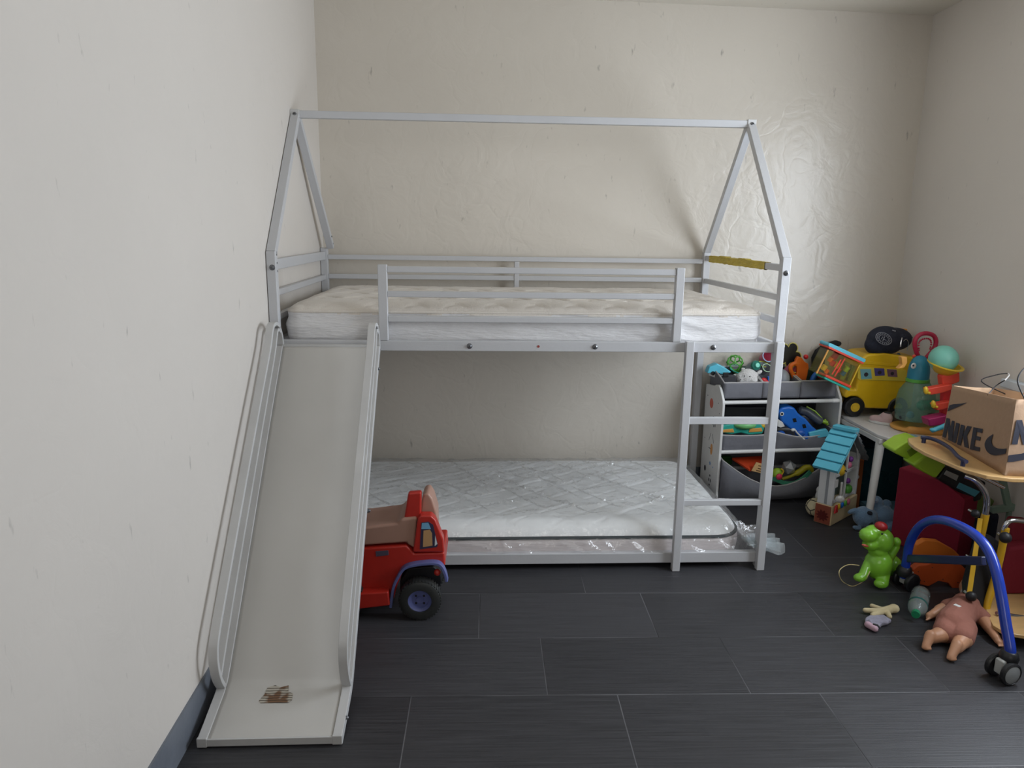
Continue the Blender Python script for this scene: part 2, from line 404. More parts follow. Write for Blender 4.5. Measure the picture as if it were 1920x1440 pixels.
# ------------------------------------------------------------------ mattresses
def fbm(p, o=3):
    s = 0; a = 1; q = V(p)
    for _ in range(o): s += a * noise.noise(q); q = q * 2.1; a *= .5
    return s
def mattress(x0, x1, y0, y1, z0, z1, rc, rv, nx, ny, nz, topf, sidef):
    """rounded box with a dense skin"""
    mb = MB(); bm = mb.bm; W_, D_, H_ = x1 - x0, y1 - y0, z1 - z0; cache = {}
    def pt(i, j, k):
        key = (i, j, k)
        if key in cache: return cache[key]
        x = i / nx * W_; y = j / ny * D_; z = k / nz * H_
        qx = min(max(x, rc), W_ - rc); qy = min(max(y, rc), D_ - rc); dx, dy = x - qx, y - qy
        if dx and dy:
            f = max(abs(dx), abs(dy)) / math.hypot(dx, dy); dx *= f; dy *= f
        # vertical rounding: shrink plan near top and bottom
        ex = min(x, W_ - x); ey = min(y, D_ - y); e = min(ex, ey) if k in (0, nz) else 0
        px, py = qx + dx, qy + dy
        zt = 0
        if e < rv: 
            if k in (0, nz): pass
        cx, cy = W_ / 2, D_ / 2
        if k in (0, nz) and e < rv:
            t = 1 - e / rv; zt = -rv * (1 - math.sqrt(max(0, 1 - t * t))) * (1 if k else -1) * .8
        if 0 < k < nz:
            dzt = min(z, H_ - z)
            if dzt < rv * .8 : pass
        p = V((px + x0, py + y0, z + z0 + zt))
        n_ = V((0, 0, 1)) if k == nz else V((0, 0, -1)) if k == 0 else V((px - qx if dx else (0), py - qy if dy else 0, 0))
        if k == nz: p.z += topf(p.x, p.y, min(e / .08, 1))
        elif 0 < k:
            if n_.length < 1e-6: n_ = V((1 if i == nx else -1 if i == 0 else 0, 1 if j == ny else -1 if j == 0 else 0, 0))
            n_.normalize(); t = k / nz; p += n_ * (sidef(p, t) * min(1, t * 6, (1 - t) * 6))
        v = bm.verts.new(p); cache[key] = v; return v
    for i in range(nx):
        for j in range(ny):
            for k in (0, nz): bm.faces.new([pt(i, j, k), pt(i + 1, j, k), pt(i + 1, j + 1, k), pt(i, j + 1, k)])
    for k in range(nz):
        for i in range(nx):
            for j in (0, ny): bm.faces.new([pt(i, j, k), pt(i + 1, j, k), pt(i + 1, j, k + 1), pt(i, j, k + 1)])
        for j in range(ny):
            for i in (0, nx): bm.faces.new([pt(i, j, k), pt(i, j + 1, k), pt(i, j + 1, k + 1), pt(i, j, k + 1)])
    return mb
def rim(x0, x1, y0, y1, z, rc, r, seg=8, zf=None):
    P = []
    for cx, cy, a0 in ((x1 - rc, y1 - rc, 0), (x0 + rc, y1 - rc, PI / 2), (x0 + rc, y0 + rc, PI), (x1 - rc, y0 + rc, 1.5 * PI)):
        for i in range(seg + 1):
            a = a0 + PI / 2 * i / seg; P.append(V((cx + rc * math.cos(a), cy + rc * math.sin(a), z)))
    Q = []
    for i, p in enumerate(P):
        q = P[(i + 1) % len(P)]; n = max(1, int((q - p).length / .03))
        for j in range(n):
            w_ = p.lerp(q, j / n); w_.z += zf(w_) if zf else 0; Q.append(w_)
    return MB().tube(Q, r, 8, closed=True)
def quilt(x, y, e):
    # onion scallops: rows of arcs running along the bed
    px_, py_ = .155, .215
    r = math.floor(y / py_); fx = (x / px_ + (.5 if r % 2 else 0)) % 1
    v = (y / py_ - .42 * abs(math.sin(PI * fx))) % 1; d = min(v, 1 - v)
    g = math.exp(-(d / .065) ** 2); puff = math.sin(PI * min(1, v)) ** .5
    return (.018 * (1 - (1 - e) ** 2) + .004 * fbm((x * 3, y * 3, 0)) - .010 * g * e + .006 * puff * e + .0012 * fbm((x * 14, y * 14, 3)))
def wrink(p, t):
    return .007 * fbm((p.x * 2.6 + 3, p.y * 2.6, p.z * 26 + fbm((p.x * 2, p.y * 2, 0)) * 2.0)) + .008 * math.sin(PI * t)
M_qt = mat('cream_quilted_knit', (218, 211, 202), .85, bump=.25, bs=180, var=.07, vs=5, sheen=.2)
M_side = mat('white_padded_border', (222, 221, 222), .75, bump=.5, bs=26, var=.04, stretch=(1, 1, 5))
up = thing('mattress', 'bare cream quilted mattress with wrinkled white sides on the upper bunk', 'mattress', (0, 0, 0), SH)
mx0, mx1, my0, my1, mz0, mz1 = .052, 1.905, .045, .965, .932, 1.066
up.location = V((0, 0, mz0)); 
def mb_up():
    return mattress(mx0, mx1, my0, my1, 0, mz1 - mz0, .05, .02, 250, 150, 18, quilt, wrink)
o = mb_up().build('mattress_body', M_side, up, world=False)
o.data.materials.append(M_qt)
for p in o.data.polygons:
    if p.center.z > mz1 - mz0 - .022 and abs(p.normal.z) > .3: p.material_index = 1
rim(mx0, mx1, my0, my1, mz1 - mz0 - .012, .05, .0065).build('piping', M_qt, up, world=False)
rim(mx0 + .003, mx1 - .003, my0 + .003, my1 - .003, .008, .05, .005).build('piping', M_side, up, world=False)

lo = thing('mattress', 'new white mattress in clear plastic wrap on the lower bunk', 'mattress', (0, 0, .032), SH)
lx0, lx1, ly0, ly1 = .05, 1.905, .035, .955; lz = .098
def lowtop(x, y, e):
    g = 0
    for ang, sp, sh in ((.62, .105, 0.), (-.62, .17, .3)):
        c, s_ = math.cos(ang), math.sin(ang)
        u = (x * c + y * s_); v = (-x * s_ + y * c) / sp
        f = abs((v % 1) - .5)
        on_ = 1 if ((u / .27 + math.floor(v) * .5) % 1) < (.78 if ang > 0 else .45) else 0
        g = max(g, on_ * math.exp(-((f) / .055) ** 2))
    return .052 * (1 - (1 - e) ** 2) - .0045 * g * e + .004 * fbm((x * 4, y * 4, 7))
M_lt = mat('white_quilted_cover', (242, 244, 244), .6, bump=.15, bs=90, var=.04)
M_ls = mat('pinkish_white_border', (216, 208, 208), .6, bump=.3, bs=20, var=.06, stretch=(1, 1, 6))
o = mattress(lx0, lx1, ly0, ly1, 0, lz, .13, .03, 240, 120, 10, lowtop, lambda p, t: .006 * math.sin(PI * t)).build('mattress_body', M_ls, lo, world=False)
o.data.materials.append(M_lt)
for p in o.data.polygons:
    if p.center.z > lz - .012 and p.normal.z > .25: p.material_index = 1
rim(lx0 + .001, lx1 - .001, ly0 + .001, ly1 - .001, lz - .006, .13, .0075).build('dark_piping', mat('dark_grey_piping', (64, 70, 72), .6), lo, world=False)
# plastic wrap
M_film = film('clear_plastic_film', (255, 255, 255), .09, .07, 1.0, 11., (1, 2.2, 1), .07)
def wraptop(x, y, e):
    # long folds fanning out over the top
    f1 = abs(fbm((x * 5 + y * 4, y * 1.2 - x * .8, 2)))
    f2 = abs(fbm((x * 3 - y * 7, y * 1.5, 9)))
    d_ = min(x - lx0, lx1 - x, y - ly0, ly1 - y); e2 = max(0, min(1, d_ / .18))
    return .052 * (1 - (1 - e) ** 2) + .008 + .020 * (1 - min(1, f1 * 9)) * e2 + .016 * (1 - min(1, f2 * 11)) * e2 + .004 * fbm((x * 8, y * 8, 5))
def wrapside(p, t):
    return .010 + .016 * (1 - min(1, abs(fbm((p.x * 7 + p.z * 9, p.y * 6, p.z * 4))) * 6)) + .010 * math.sin(PI * t)
pw = mattress(lx0 - .01, lx1 + .02, ly0 - .0, ly1 + .01, 0, lz + .002, .11, .03, 200, 100, 12, wraptop, wrapside)
bm = pw.bm
fl = []
for s_ in range(9):   # gathered tail of film at the foot end
    a_ = s_ / 8
    fl.append(V((lx1 + .01 + .10 * math.sin(a_ * PI) + .012 * math.sin(s_ * 2.3), .06 + .16 * a_, .065 + .028 * math.sin(s_ * 1.9) + .01)))
for s_ in range(8):
    p0 = V((lx1 - .02, .10 + .11 * s_ / 8, .09)); p1 = V((lx1 - .02, .10 + .11 * (s_ + 1) / 8, .09))
    bm.faces.new([bm.verts.new(p0), bm.verts.new(p1), bm.verts.new(fl[s_ + 1]), bm.verts.new(fl[s_])])
pw.build('plastic_wrap', M_film, lo, world=False)
# film tail sticking out past the bed post
tl = MB()
def tailf(s, t):
    x = lx1 + .0 + .15 * s; y = .03 + .10 * (t - .5) * (1 + .5 * s) + .02 * s; z = .075 + .02 * math.sin(t * 19 + s * 6) * (.4 + s) - .02 * s
    return (x, y, z)
tl.grid(tailf, 10, 24).build('wrap_tail', film('crumpled_film', (240, 246, 248), .22, .12, .8, 30.), lo, world=False)

# ================================================================== SLIDE
M_sl = mat('dirty_white_slide_sheet', (194, 192, 188), .40, var=.10, vs=2.5, bump=.12, bs=3)
sl = thing('slide', 'grey white metal slide with tube handrails hooked onto the upper bunk', 'slide', (0, 0, 0), SH)
SX0, SX1 = .030, .414
def dprof(s):      # deck line, s 0..1 from top to toe
    P = [(-.036, .934), (-.10, .866), (-.80, .104), (-.846, .062), (-.90, .050), (-1.016, .020)]
    return P
def deckpts(k=10):
    pts = [V((0, y, z)) for y, z in ((-.036, .934), (-.22, .738), (-.45, .487), (-.65, .268), (-.80, .108), (-.85, .066), (-.92, .045), (-1.018, .020))]
    return smoothpath(pts, k)
dk = deckpts()
mb = MB(); n = len(dk); G = []
NX = 24
for i, p in enumerate(dk):
    row = []
    for j in range(NX + 1):
        x = SX0 + .024 + (SX1 - SX0 - .048) * j / NX
        dent = .002 * fbm((x * 6, p.y * 3, 1)) - .004 * math.exp(-((x - .30) ** 2 + (p.y + .62) ** 2) / .002)
        row.append(mb.bm.verts.new((x, p.y, p.z + dent)))
    G.append(row)
for i in range(n - 1):
    for j in range(NX): mb.bm.faces.new((G[i][j], G[i][j + 1], G[i + 1][j + 1], G[i + 1][j]))
deck = mb.build('slide_deck', M_sl, sl, world=False, solid=.004)
MB().box(((SX0 + SX1) / 2, -1.019, .0155), (SX1 - SX0 - .04, .006, .022)).build('toe_lip', M_wmd, sl, bevel=.002, world=False)
MB().b2((SX0 + .02, -.040, .905), (SX1 - .02, -.004, .938)).build('hook_plate', M_wmd, sl, bevel=.003, world=False)
for x0, x1 in ((SX0, SX0 + .026), (SX1 - .026, SX1)):
    xc = (x0 + x1) / 2; w2 = .013
    st = [V((xc, p.y, p.z - .006)) for p in dk]
    sec = [(-.016, -w2), (-.016, w2), (.012, w2), (.012, -w2)]
    sr = MB().tube(st, 1, sect=sec, up=(0, 0, 1)).build('side_rail', M_wmd, sl, bevel=.002, world=False)
    # handrail loop
    dirv = V((0, -.70, -.762)).normalized(); nrm = V((0, -.737, .676)).normalized()
    base = V((xc, -.036, .934))
    hp = [base + V((0, .010, -.012)), base + V((0, .002, .035)), base + V((0, -.030, .076)), base + V((0, -.075, .092)), base + V((0, -.118, .078)),
          base + dirv * .10 + nrm * .132, base + dirv * .3 + nrm * .138, base + dirv * .6 + nrm * .145, base + dirv * .9 + nrm * .150, base + dirv * 1.07 + nrm * .150,
          base + dirv * 1.125 + nrm * .132, base + dirv * 1.16 + nrm * .095, base + dirv * 1.18 + nrm * .055, base + dirv * 1.19 + nrm * .012]
    hp = smoothpath(hp, 6)
    MB().tube(hp, 1, sect=[(-.0065, -w2), (-.0065, w2), (.0065, w2), (.0065, -w2)], up=(0, -.74, .67)).build('handrail', M_wmd, sl, bevel=.0015, world=False)
    lo_ = [base + V((0, -.018, .055)), base + V((0, -.055, .062)), base + dirv * .10 + nrm * .072, base + dirv * .5 + nrm * .074, base + dirv * .9 + nrm * .076, base + dirv * 1.172 + nrm * .070]
    MB().tube(smoothpath(lo_, 5), 1, sect=[(-.006, -w2 + .001), (-.006, w2 - .001), (.006, w2 - .001), (.006, -w2 + .001)], up=(0, -.74, .67)).build('inner_handrail', M_wmd, sl, bevel=.0015, world=False)
    bolt((x1 if x0 > .2 else x1, -.44, .44), (1, 0, 0), sr, .006)
    if x0 > .2: bolt((x1, -.955, .035), (1, 0, 0), sr, .005); bolt((x1, -.10, .86), (1, 0, 0), sr, .005)
    MB().box((xc, -1.018, .016), (.028, .010, .028)).build('end_cap', M_wmd, sr, bevel=.003, world=False)
# torn warning label
def label_mat():
    m = bpy.data.materials.new('torn_brown_label'); m.use_nodes = True; nt = m.node_tree; N = nt.nodes; L = nt.links
    b = N['Principled BSDF']; tc = N.new('ShaderNodeTexCoord'); mp = N.new('ShaderNodeMapping'); L.new(tc.outputs['Object'], mp.inputs[0])
    mp.inputs['Scale'].default_value = (20, 1, 1)
    wv = N.new('ShaderNodeTexWave'); wv.wave_type = 'BANDS'; wv.bands_direction = 'Y'; wv.inputs['Scale'].default_value = 40; wv.inputs['Distortion'].default_value = 1.5
    L.new(tc.outputs['Object'], wv.inputs['Vector'])
    n_ = N.new('ShaderNodeTexNoise'); n_.inputs['Scale'].default_value = 22; L.new(tc.outputs['Object'], n_.inputs['Vector'])
    r = N.new('ShaderNodeValToRGB'); r.color_ramp.elements[0].position = .45; r.color_ramp.elements[1].position = .52
    r.color_ramp.elements[0].color = (*lin((116, 86, 62)), 1); r.color_ramp.elements[1].color = (*lin((178, 172, 160)), 1)
    L.new(n_.outputs['Fac'], r.inputs[0])
    mx = N.new('ShaderNodeMix'); mx.data_type = 'RGBA'; mx.inputs['B'].default_value = (*lin((60, 46, 36)), 1)
    r2 = N.new('ShaderNodeValToRGB'); r2.color_ramp.elements[0].position = .7; r2.color_ramp.elements[1].position = .95; L.new(wv.outputs['Fac'], r2.inputs[0])
    L.new(r2.outputs[0], mx.inputs['Factor']); L.new(r.outputs[0], mx.inputs['A']); L.new(mx.outputs['Result'], b.inputs['Base Color']); b.inputs['Roughness'].default_value = .7
    return m
def dz(y):
    for a_, c_ in zip(dk, dk[1:]):
        if c_.y <= y <= a_.y: return a_.z + (c_.z - a_.z) * (a_.y - y) / max(1e-6, a_.y - c_.y)
    return .02
lb = [(-.033, .036), (-.012, .042), (.004, .036), (.026, .041), (.030, .022), (.044, .016), (.046, -.006), (.038, -.014), (-.04, -.014), (-.046, -.006), (-.036, .014)]
cx_, cy_ = .207, -.893
MB().prism([(cx_ + a_, cy_ + b2, dz(cy_ + b2) + .0035) for a_, b2 in lb], (0, 0, .0008)).build('torn_label', label_mat(), deck, world=False)

# ================================================================== RIDE-ON TRUCK
M_red = mat('red_moulded_plastic', (182, 42, 32), .38, var=.08, coat=.15)
M_tan = mat('tan_moulded_plastic', (176, 138, 122), .45, var=.06)
M_pur = mat('violet_blue_plastic', (96, 104, 158), .4)
M_tyre = mat('black_tyre_plastic', (44, 46, 46), .5, var=.1)
M_dark = mat('near_black_plastic', (24, 24, 28), .5)
yf = -.33
tk = thing('ride_on_truck', 'red ride-on toy truck with tan seat parked behind the slide', 'toy truck', (.50, -.25, 0))
def opx(pts, y, d, name, m, par, bevel=.006, seg=3, **k): return MB().out(pts, y, d).build(name, m, par, bevel=bevel, seg=seg, **k)
body = [(660, 1030), (762, 1023), (774, 1035), (776, 1038), (833, 1036), (835, 1062), (826, 1060), (812, 1056), (765, 1062), (756, 1072), (745, 1098), (738, 1125), (600, 1132), (560, 1035)]
opx(body, yf, .21, 'body', M_red, tk, .008)
opx([(600, 1118), (728, 1110), (731, 1136), (600, 1151)], yf - .04, .06, 'running_board', M_red, tk, .006)
rb_ = MB()
for k in range(9):
    u = 676 + k * 6.2; a1 = at(u, 1118 - k * .6, yf - .037); rb_.bar(a1 + V((0, 0, .004)), a1 + V((.003, .035, .006)), .004, .003)
rb_.build('tread', M_red, tk, bevel=.001)
opx([(560, 992), (683, 989), (745, 981), (752, 973), (782, 970), (778, 1030), (765, 1022), (762, 1018), (560, 1032)], yf + .008, .19, 'seat', M_tan, tk, .010)
cabp = [(774, 1036), (783, 972), (788, 967), (808, 967), (816, 975), (831, 1012), (833, 1036)]
cab = opx(cabp, yf - .004, .045, 'cab_side', M_red, tk, .006)
opx(cabp, yf + .165, .045, 'cab_side', M_red, tk, .006)
opx([(765, 925), (790, 923), (789, 975), (757, 975)], yf + .02, .03, 'headrest_panel', M_red, tk, .007)
opx([(791, 934), (795, 926), (804, 925), (811, 936), (819, 962), (820, 1010), (800, 1010), (785, 980)], yf + .05, .10, 'windshield_hood', M_tan, tk, .012)
dec = [(787, 1030), (790, 980), (803, 978), (812, 984), (821, 1022), (819, 1026)]
wd = opx(dec, yf - .0052, .001, 'window_sticker', mat('navy_sticker_edge', (52, 50, 78), .4), cab, 0)
opx([(790, 992), (791, 981), (803, 980), (808, 992)], yf - .0062, .0008, 'sticker_sky', mat('sticker_sky_blue', (116, 170, 205), .4), wd, 0)
opx([(793, 1026), (794, 995), (806, 993), (810, 1000), (811, 1023)], yf - .0062, .0008, 'sticker_figure', mat('sticker_tan', (190, 150, 104), .4), wd, 0)
opx([(815, 1024), (816, 1004), (820, 1020)], yf - .0062, .0008, 'sticker_glint', mat('sticker_white', (215, 220, 225), .4), wd, 0)
opx([(704, 1034), (728, 1032), (729, 1041), (705, 1044)], yf - .0015, .003, 'door_handle', mat('slate_plastic', (82, 74, 92), .5), tk, .001)
fen = [(733, 1136), (738, 1100), (748, 1078), (756, 1066), (766, 1060), (785, 1056), (812, 1054), (826, 1058), (834, 1072), (838, 1088)]
fp = smoothpath([at(u, v, yf - .012) for u, v in fen], 4)
MB().tube(fp, 1, sect=[(-.005, -.016), (-.005, .016), (.005, .016), (.005, -.016)]).build('fender_trim', M_pur, tk, bevel=.002)
opx([(750, 1090), (765, 1066), (812, 1062), (826, 1072), (828, 1092), (820, 1110), (750, 1120)], yf + .04, .12, 'well_shade_block', M_dark, tk, .004)  # dark block filling the wheel arch in place of its shade
MB().ell(at(820, 1073, yf - .01), .0125).build('lamp', M_red, tk)
wc = at(788, 1115, yf - .02) 
for yy, nm in ((-.0, 'near'), (.20, 'far')):
    c0 = V((wc.x, wc.y + yy, .0755))
    wh = MB().lathe([(.042, -.026), (.062, -.028), (.072, -.022), (.0755, -.01), (.0755, .012), (.072, .024), (.062, .028), (.042, .026)], c0, (0, -1, 0), 40, closed=True)
    for k in range(40):
        a_ = 2 * PI * k / 40; d_ = V((math.cos(a_), 0, math.sin(a_)))
        wh.bar(c0 + d_ * .0735 + V((0, .02, 0)), c0 + d_ * .0735 + V((0, -.022, 0)), .006, .005, d_)
    ty = wh.build('wheel', M_tyre, tk, bevel=0)
    hb = MB().lathe([(0, .012), (.012, .014), (.014, .010), (.030, .010), (.031, .016), (.040, .018), (.046, .024), (.044, .018), (.044, -.02), (0, -.02)], c0, (0, -1, 0), 32).build('hub', M_pur, ty)
    for k in range(4):
        a_ = PI / 4 + PI / 2 * k; MB().cyl(c0 + V((math.cos(a_) * .020, -.0095, math.sin(a_) * .020)), c0 + V((math.cos(a_) * .020, -.0108, math.sin(a_) * .020)), .0042, n=12).build('hub_hole', M_dark, ty)
c0 = V((.31, wc.y + .09, .0755))
MB().lathe([(.02, -.10), (.0755, -.10), (.0755, .10), (.02, .10)], c0, (0, -1, 0), 32, closed=True).build('rear_wheel', M_tyre, tk)

# ================================================================== TOY ORGANISER
M_wp = mat('white_laminate', (222, 222, 220), .4)
M_gf = mat('grey_fabric', (118, 119, 126), .9, bump=.4, bs=14, var=.10, vs=6)
M_gt = mat('pale_grey_binding', (182, 180, 180), .85)
M_gd = mat('dark_back_shade', (34, 36, 44), .95)  # near-black tone for the shade behind the rack
OR0 = V((2.0, .77, 0)); ORA = .1
org = thing('toy_organizer', 'white sided toy organizer rack with decals and rods beside the bed ladder', 'toy rack', OR0, ORA)
prof = [(.0, 0.0), (.0, .52), (.006, .545), (.05, .60), (.07, .612), (.10, .606), (.12, .596), (.222, .585), (.222, 0)]
side = [(y, z) for y, z in prof]
for k, x in enumerate((0., .632)):
    sp_ = MB().prism([(x, y, z) for y, z in side], (.014, 0, 0)).build('side_panel', M_wp, org, bevel=.003, world=False)
    if k == 0:
        def spot(y, z, r, name, m, rz=None, n=14):
            MB().prism([(x - .0004, y + r * math.cos(2 * PI * i / n), z + (rz or r) * math.sin(2 * PI * i / n)) for i in range(n)], (-.0006, 0, 0)).build(name, m, sp_, world=False)
        def stroke(a_, b2, w_, name, m):
            a_, b2 = V((x - .0007, *a_)), V((x - .0007, *b2)); MB().bar(a_, b2, w_, .0006, (1, 0, 0)).build(name, m, sp_, world=False)
        mo = mat('decal_coral', (208, 104, 84), .5); mk = mat('decal_black', (60, 60, 64), .5); mor = mat('decal_orange', (214, 150, 84), .5); mbl = mat('decal_blue', (90, 140, 196), .5)
        spot(.135, .50, .022, 'decal', mo, .026)
        spot(.10, .435, .005, 'decal', mk)
        for dy_ in (-.03, .0, .03, -.012, .018):
            spot(.10 + dy_, .40 + .01 * math.sin(dy_ * 90), .0035, 'decal', mk, .008)
        stroke((.115, .345), (.135, .30), .002, 'decal', mk); stroke((.095, .345), (.075, .30), .002, 'decal', mk)
        spot(.095, .262, .014, 'decal', mor, .030); stroke((.13, .262), (.11, .262), .004, 'decal', mk)
        for a_ in (0, 60, 120): 
            c, s_ = math.cos(math.radians(a_)) * .011, math.sin(math.radians(a_)) * .011; stroke((.10 - c, .185 - s_), (.10 + c, .185 + s_), .003, 'decal', mbl)
        spot(.06, .175, .004, 'decal', mbl); spot(.16, .14, .012, 'decal', mk, .016)
        spot(.09, .12, .006, 'decal', mk); spot(.10, .095, .005, 'decal', mk, .010); spot(.08, .095, .005, 'decal', mk, .010); spot(.09, .07, .007, 'decal', mk, .005)
        for yy, zz in ((.19, .53), (.03, .47), (.19, .30), (.05, .52)): spot(yy, zz, .003, 'screw', mk)
for y, z in ((.012, .532), (.012, .272), (.21, .56), (.21, .33), (.20, .12), (.012, .02)):
    MB().cyl((.01, y, z), (.636, y, z), .010, n=14).build('rod', M_wp, org, world=False)
MB().cyl((.596, .012, .532), (.625, .012, .532), .0112, n=14).build('rod_sleeve', mat('bright_white_sleeve', (240, 240, 240), .4), org, world=False)
MB().b2((.016, .216, .02), (.630, .219, .56)).build('back_shade_sheet', M_gd, org, world=False)  # added dark sheet standing in for shade; the rack is open behind

def bin_(label, x0, x1, yf_, yb, zb, zf, zbk, sag=0., bulge=.008, slant=0., loc=OR0, group='grey fabric bins of the toy organizer', belly=0., backsag=0.):
    """open fabric bin in organiser coordinates; front rim at zf, back rim at zbk"""
    t = thing('fabric_bin', label, 'storage bin', loc, ORA, group)
    mb = MB(); nu, nv = 12, 8
    def zr(fx, fy): return (zf + (zbk - zf) * fy) - sag * math.sin(PI * fx) * (1 - fy) - backsag * math.sin(PI * fy)
    def wall(f):
        mb.grid(f, nu, nv)
    def front(s, t_):
        zt = zr(s, 0); z = zb + (zt - zb) * t_
        return (x0 + (x1 - x0) * s, yf_ - bulge * math.sin(PI * s) * (.4 + math.sin(PI * t_)) - slant * t_ - belly * math.sin(PI * t_) + .003 * noise.noise(V((s * 5, t_ * 4, x0 * 9))), z)
    wall(front)
    def back(s, t_): zt = zr(s, 1); return (x0 + (x1 - x0) * s, yb, zb + (zt - zb) * t_)
    wall(back)
    def lft(s, t_):
        zt = zr(0, s); return (x0 + .004 * math.sin(PI * s), yf_ - slant * t_ * (1 - s) - belly * math.sin(PI * t_) * (1 - s) + (yb - yf_) * s, zb + (zt - zb) * t_)
    wall(lft)
    def rgt(s, t_):
        zt = zr(1, s); return (x1 - .004 * math.sin(PI * s), yf_ - slant * t_ * (1 - s) - belly * math.sin(PI * t_) * (1 - s) + (yb - yf_) * s, zb + (zt - zb) * t_)
    wall(rgt)
    mb.grid(lambda s, t_: (x0 + (x1 - x0) * s, yf_ + (yb - yf_) * t_, zb), 4, 4)
    mb.build('bin_body', M_gf, t, world=False, solid=.003)
    P = [front(i / 12, 1) for i in range(13)] + [rgt(i / 8, 1) for i in range(1, 9)] + [back(1 - i / 12, 1) for i in range(1, 13)] + [lft(1 - i / 8, 1) for i in range(1, 8)]
    MB().tube(P, .0038, 8, closed=True).build('binding', M_gt, t, world=False)
    return t
gx = .014
bin_('grey fabric bin at the ladder end of the top row, holding a white plush head', gx + .004, .222, .040, .212, .545, .628, .680, .0, .006)
bin_('grey fabric bin in the middle of the top row, holding a grey round toy', .226, .428, .040, .212, .545, .628, .675, 0, .006)
bin_('grey fabric bin at the school bus end of the top row, holding an orange toy', .434, .626, .040, .212, .545, .632, .665, 0, .006)
bin_('wide grey fabric bin of the middle row, under the teal and green toy', .018, .300, .022, .205, .268, .362, .39, .006, .004, .01)
bin_('grey fabric bin of the middle row, holding the blue whale toy', .306, .626, .022, .205, .268, .372, .40, .030, .006, .012)
bin_('large sagging grey fabric bin on the floor in the bottom row', .018, .626, .015, .205, .004, .235, .27, .145, .012, .03, belly=.02)

# ---- helpers for toys placed in the pile
def PE(mb, u, v, y, ru, rv, rd=None, rot=None):
    """ellipsoid given by its place and size in photo units at depth y; rd in metres"""
    c = at(u, v, y); k = mpp(c); mb.ell(c, (ru * k, rd if rd else (ru + rv) / 2 * k, rv * k), rot); return c
pl = lambda name, rgb, rough=.38, **k: mat(name, rgb, rough, **k)
M_teal = pl('teal_plastic', (54, 178, 160)); M_grn = pl('green_plastic', (96, 176, 74)); M_lime = pl('lime_plastic', (158, 196, 52)); M_cy = pl('light_blue_plastic', (96, 196, 220))
M_or = pl('orange_plastic', (232, 112, 34)); M_yel = pl('yellow_plastic', (226, 186, 50)); M_blue = pl('bright_blue_plastic', (34, 110, 206)); M_rd = pl('bright_red_plastic', (214, 44, 48)); M_coral = pl('coral_red_plastic', (232, 78, 58))
M_wh = pl('white_plastic', (226, 226, 224)); M_blk = pl('black_plastic', (30, 31, 34)); M_pk = pl('pink_plastic', (222, 120, 150)); M_gry = mat('grey_toy_plastic', (136, 140, 148), .5)
M_plw = mat('white_plush', (226, 224, 222), .95, bump=.7, bs=160, sheen=.5); M_mag = pl('crimson_plastic', (176, 30, 66)); M_amber = pl('amber_plastic', (230, 168, 84)); M_ol = pl('olive_yellow_plastic', (176, 164, 34))

# top-row toys
t = thing('toy_car', 'light blue toy car on the pile in the top left bin', 'toy car', at(1355, 705, .95))
opx([(1326, 700), (1330, 688), (1345, 682), (1358, 688), (1372, 698), (1360, 703), (1345, 701)], .93, .05, 'car_body', M_cy, t, .006)
for u, v in ((1337, 700), (1347, 703)):
    c = at(u, v, .928); MB().cyl(c, c + V((0, .01, 0)), .011, n=16).build('wheel', M_blk, t)
single(MB().tube(smoothpath([at(1330, 700, .95), at(1348, 706, .93), at(1368, 708, .92), at(1385, 702, .93)], 5), 1, sect=[(-.010, -.003), (-.010, .003), (.010, .003), (.010, -.003)]), 'strap', 'white webbing strap curving beneath the light blue toy car', 'strap', M_wh, at(1350, 705, .94))
t = thing('toy_bowl', 'teal rimmed green bowl toy beneath the green lattice ball', 'toy bowl', at(1385, 700, .98))
c = at(1385, 700, .97); k_ = mpp(c)
MB().lathe([(.002, 0), (.022, .004), (.040, .018), (.050, .032), (.047, .032), (.036, .018), (.018, .008), (.001, .006)], c + V((0, 0, -.012)), (.12, -.25, 1), 28).build('bowl', M_grn, t)
MB().lathe([(.047, .031), (.056, .033), (.056, .037), (.047, .035)], c + V((0, 0, -.012)), (.12, -.25, 1), 28, closed=True).build('rim', M_teal, t)
# lattice ball
bmx = bmesh.new(); bmesh.ops.create_icosphere(bmx, subdivisions=1, radius=.042)
lb_ = MB(); c = at(1378, 680, .99)
dual = {}
for f in bmx.faces: dual[f.index] = f.calc_center_median().normalized() * .040
for e in bmx.edges:
    f1, f2 = e.link_faces; a1, a2 = dual[f1.index], dual[f2.index]
    lb_.tube([c + a1, c + ((a1 + a2) / 2).normalized() * .042, c + a2], .0038, 8)
for f in bmx.faces:
    lb_.ell(c + dual[f.index], .0046, n=8)
bmx.free()
single(lb_, 'lattice_ball', 'light green openwork lattice ball on top of the left bin', 'ball', M_grn, c)
o = MB().out([(1349, 724), (1352, 708), (1366, 704), (1380, 704), (1386, 722), (1380, 728)], .90, .03)
t = thing('pouch', 'dark grey pouch with a black buckle at the front of the left bin', 'pouch', at(1366, 718, .9))
o.build('pouch_body', mat('charcoal_cloth', (66, 66, 70), .9), t, bevel=.006)
opx([(1356, 707), (1366, 707), (1367, 699), (1357, 699)], .895, .012, 'buckle', M_blk, t, .002)
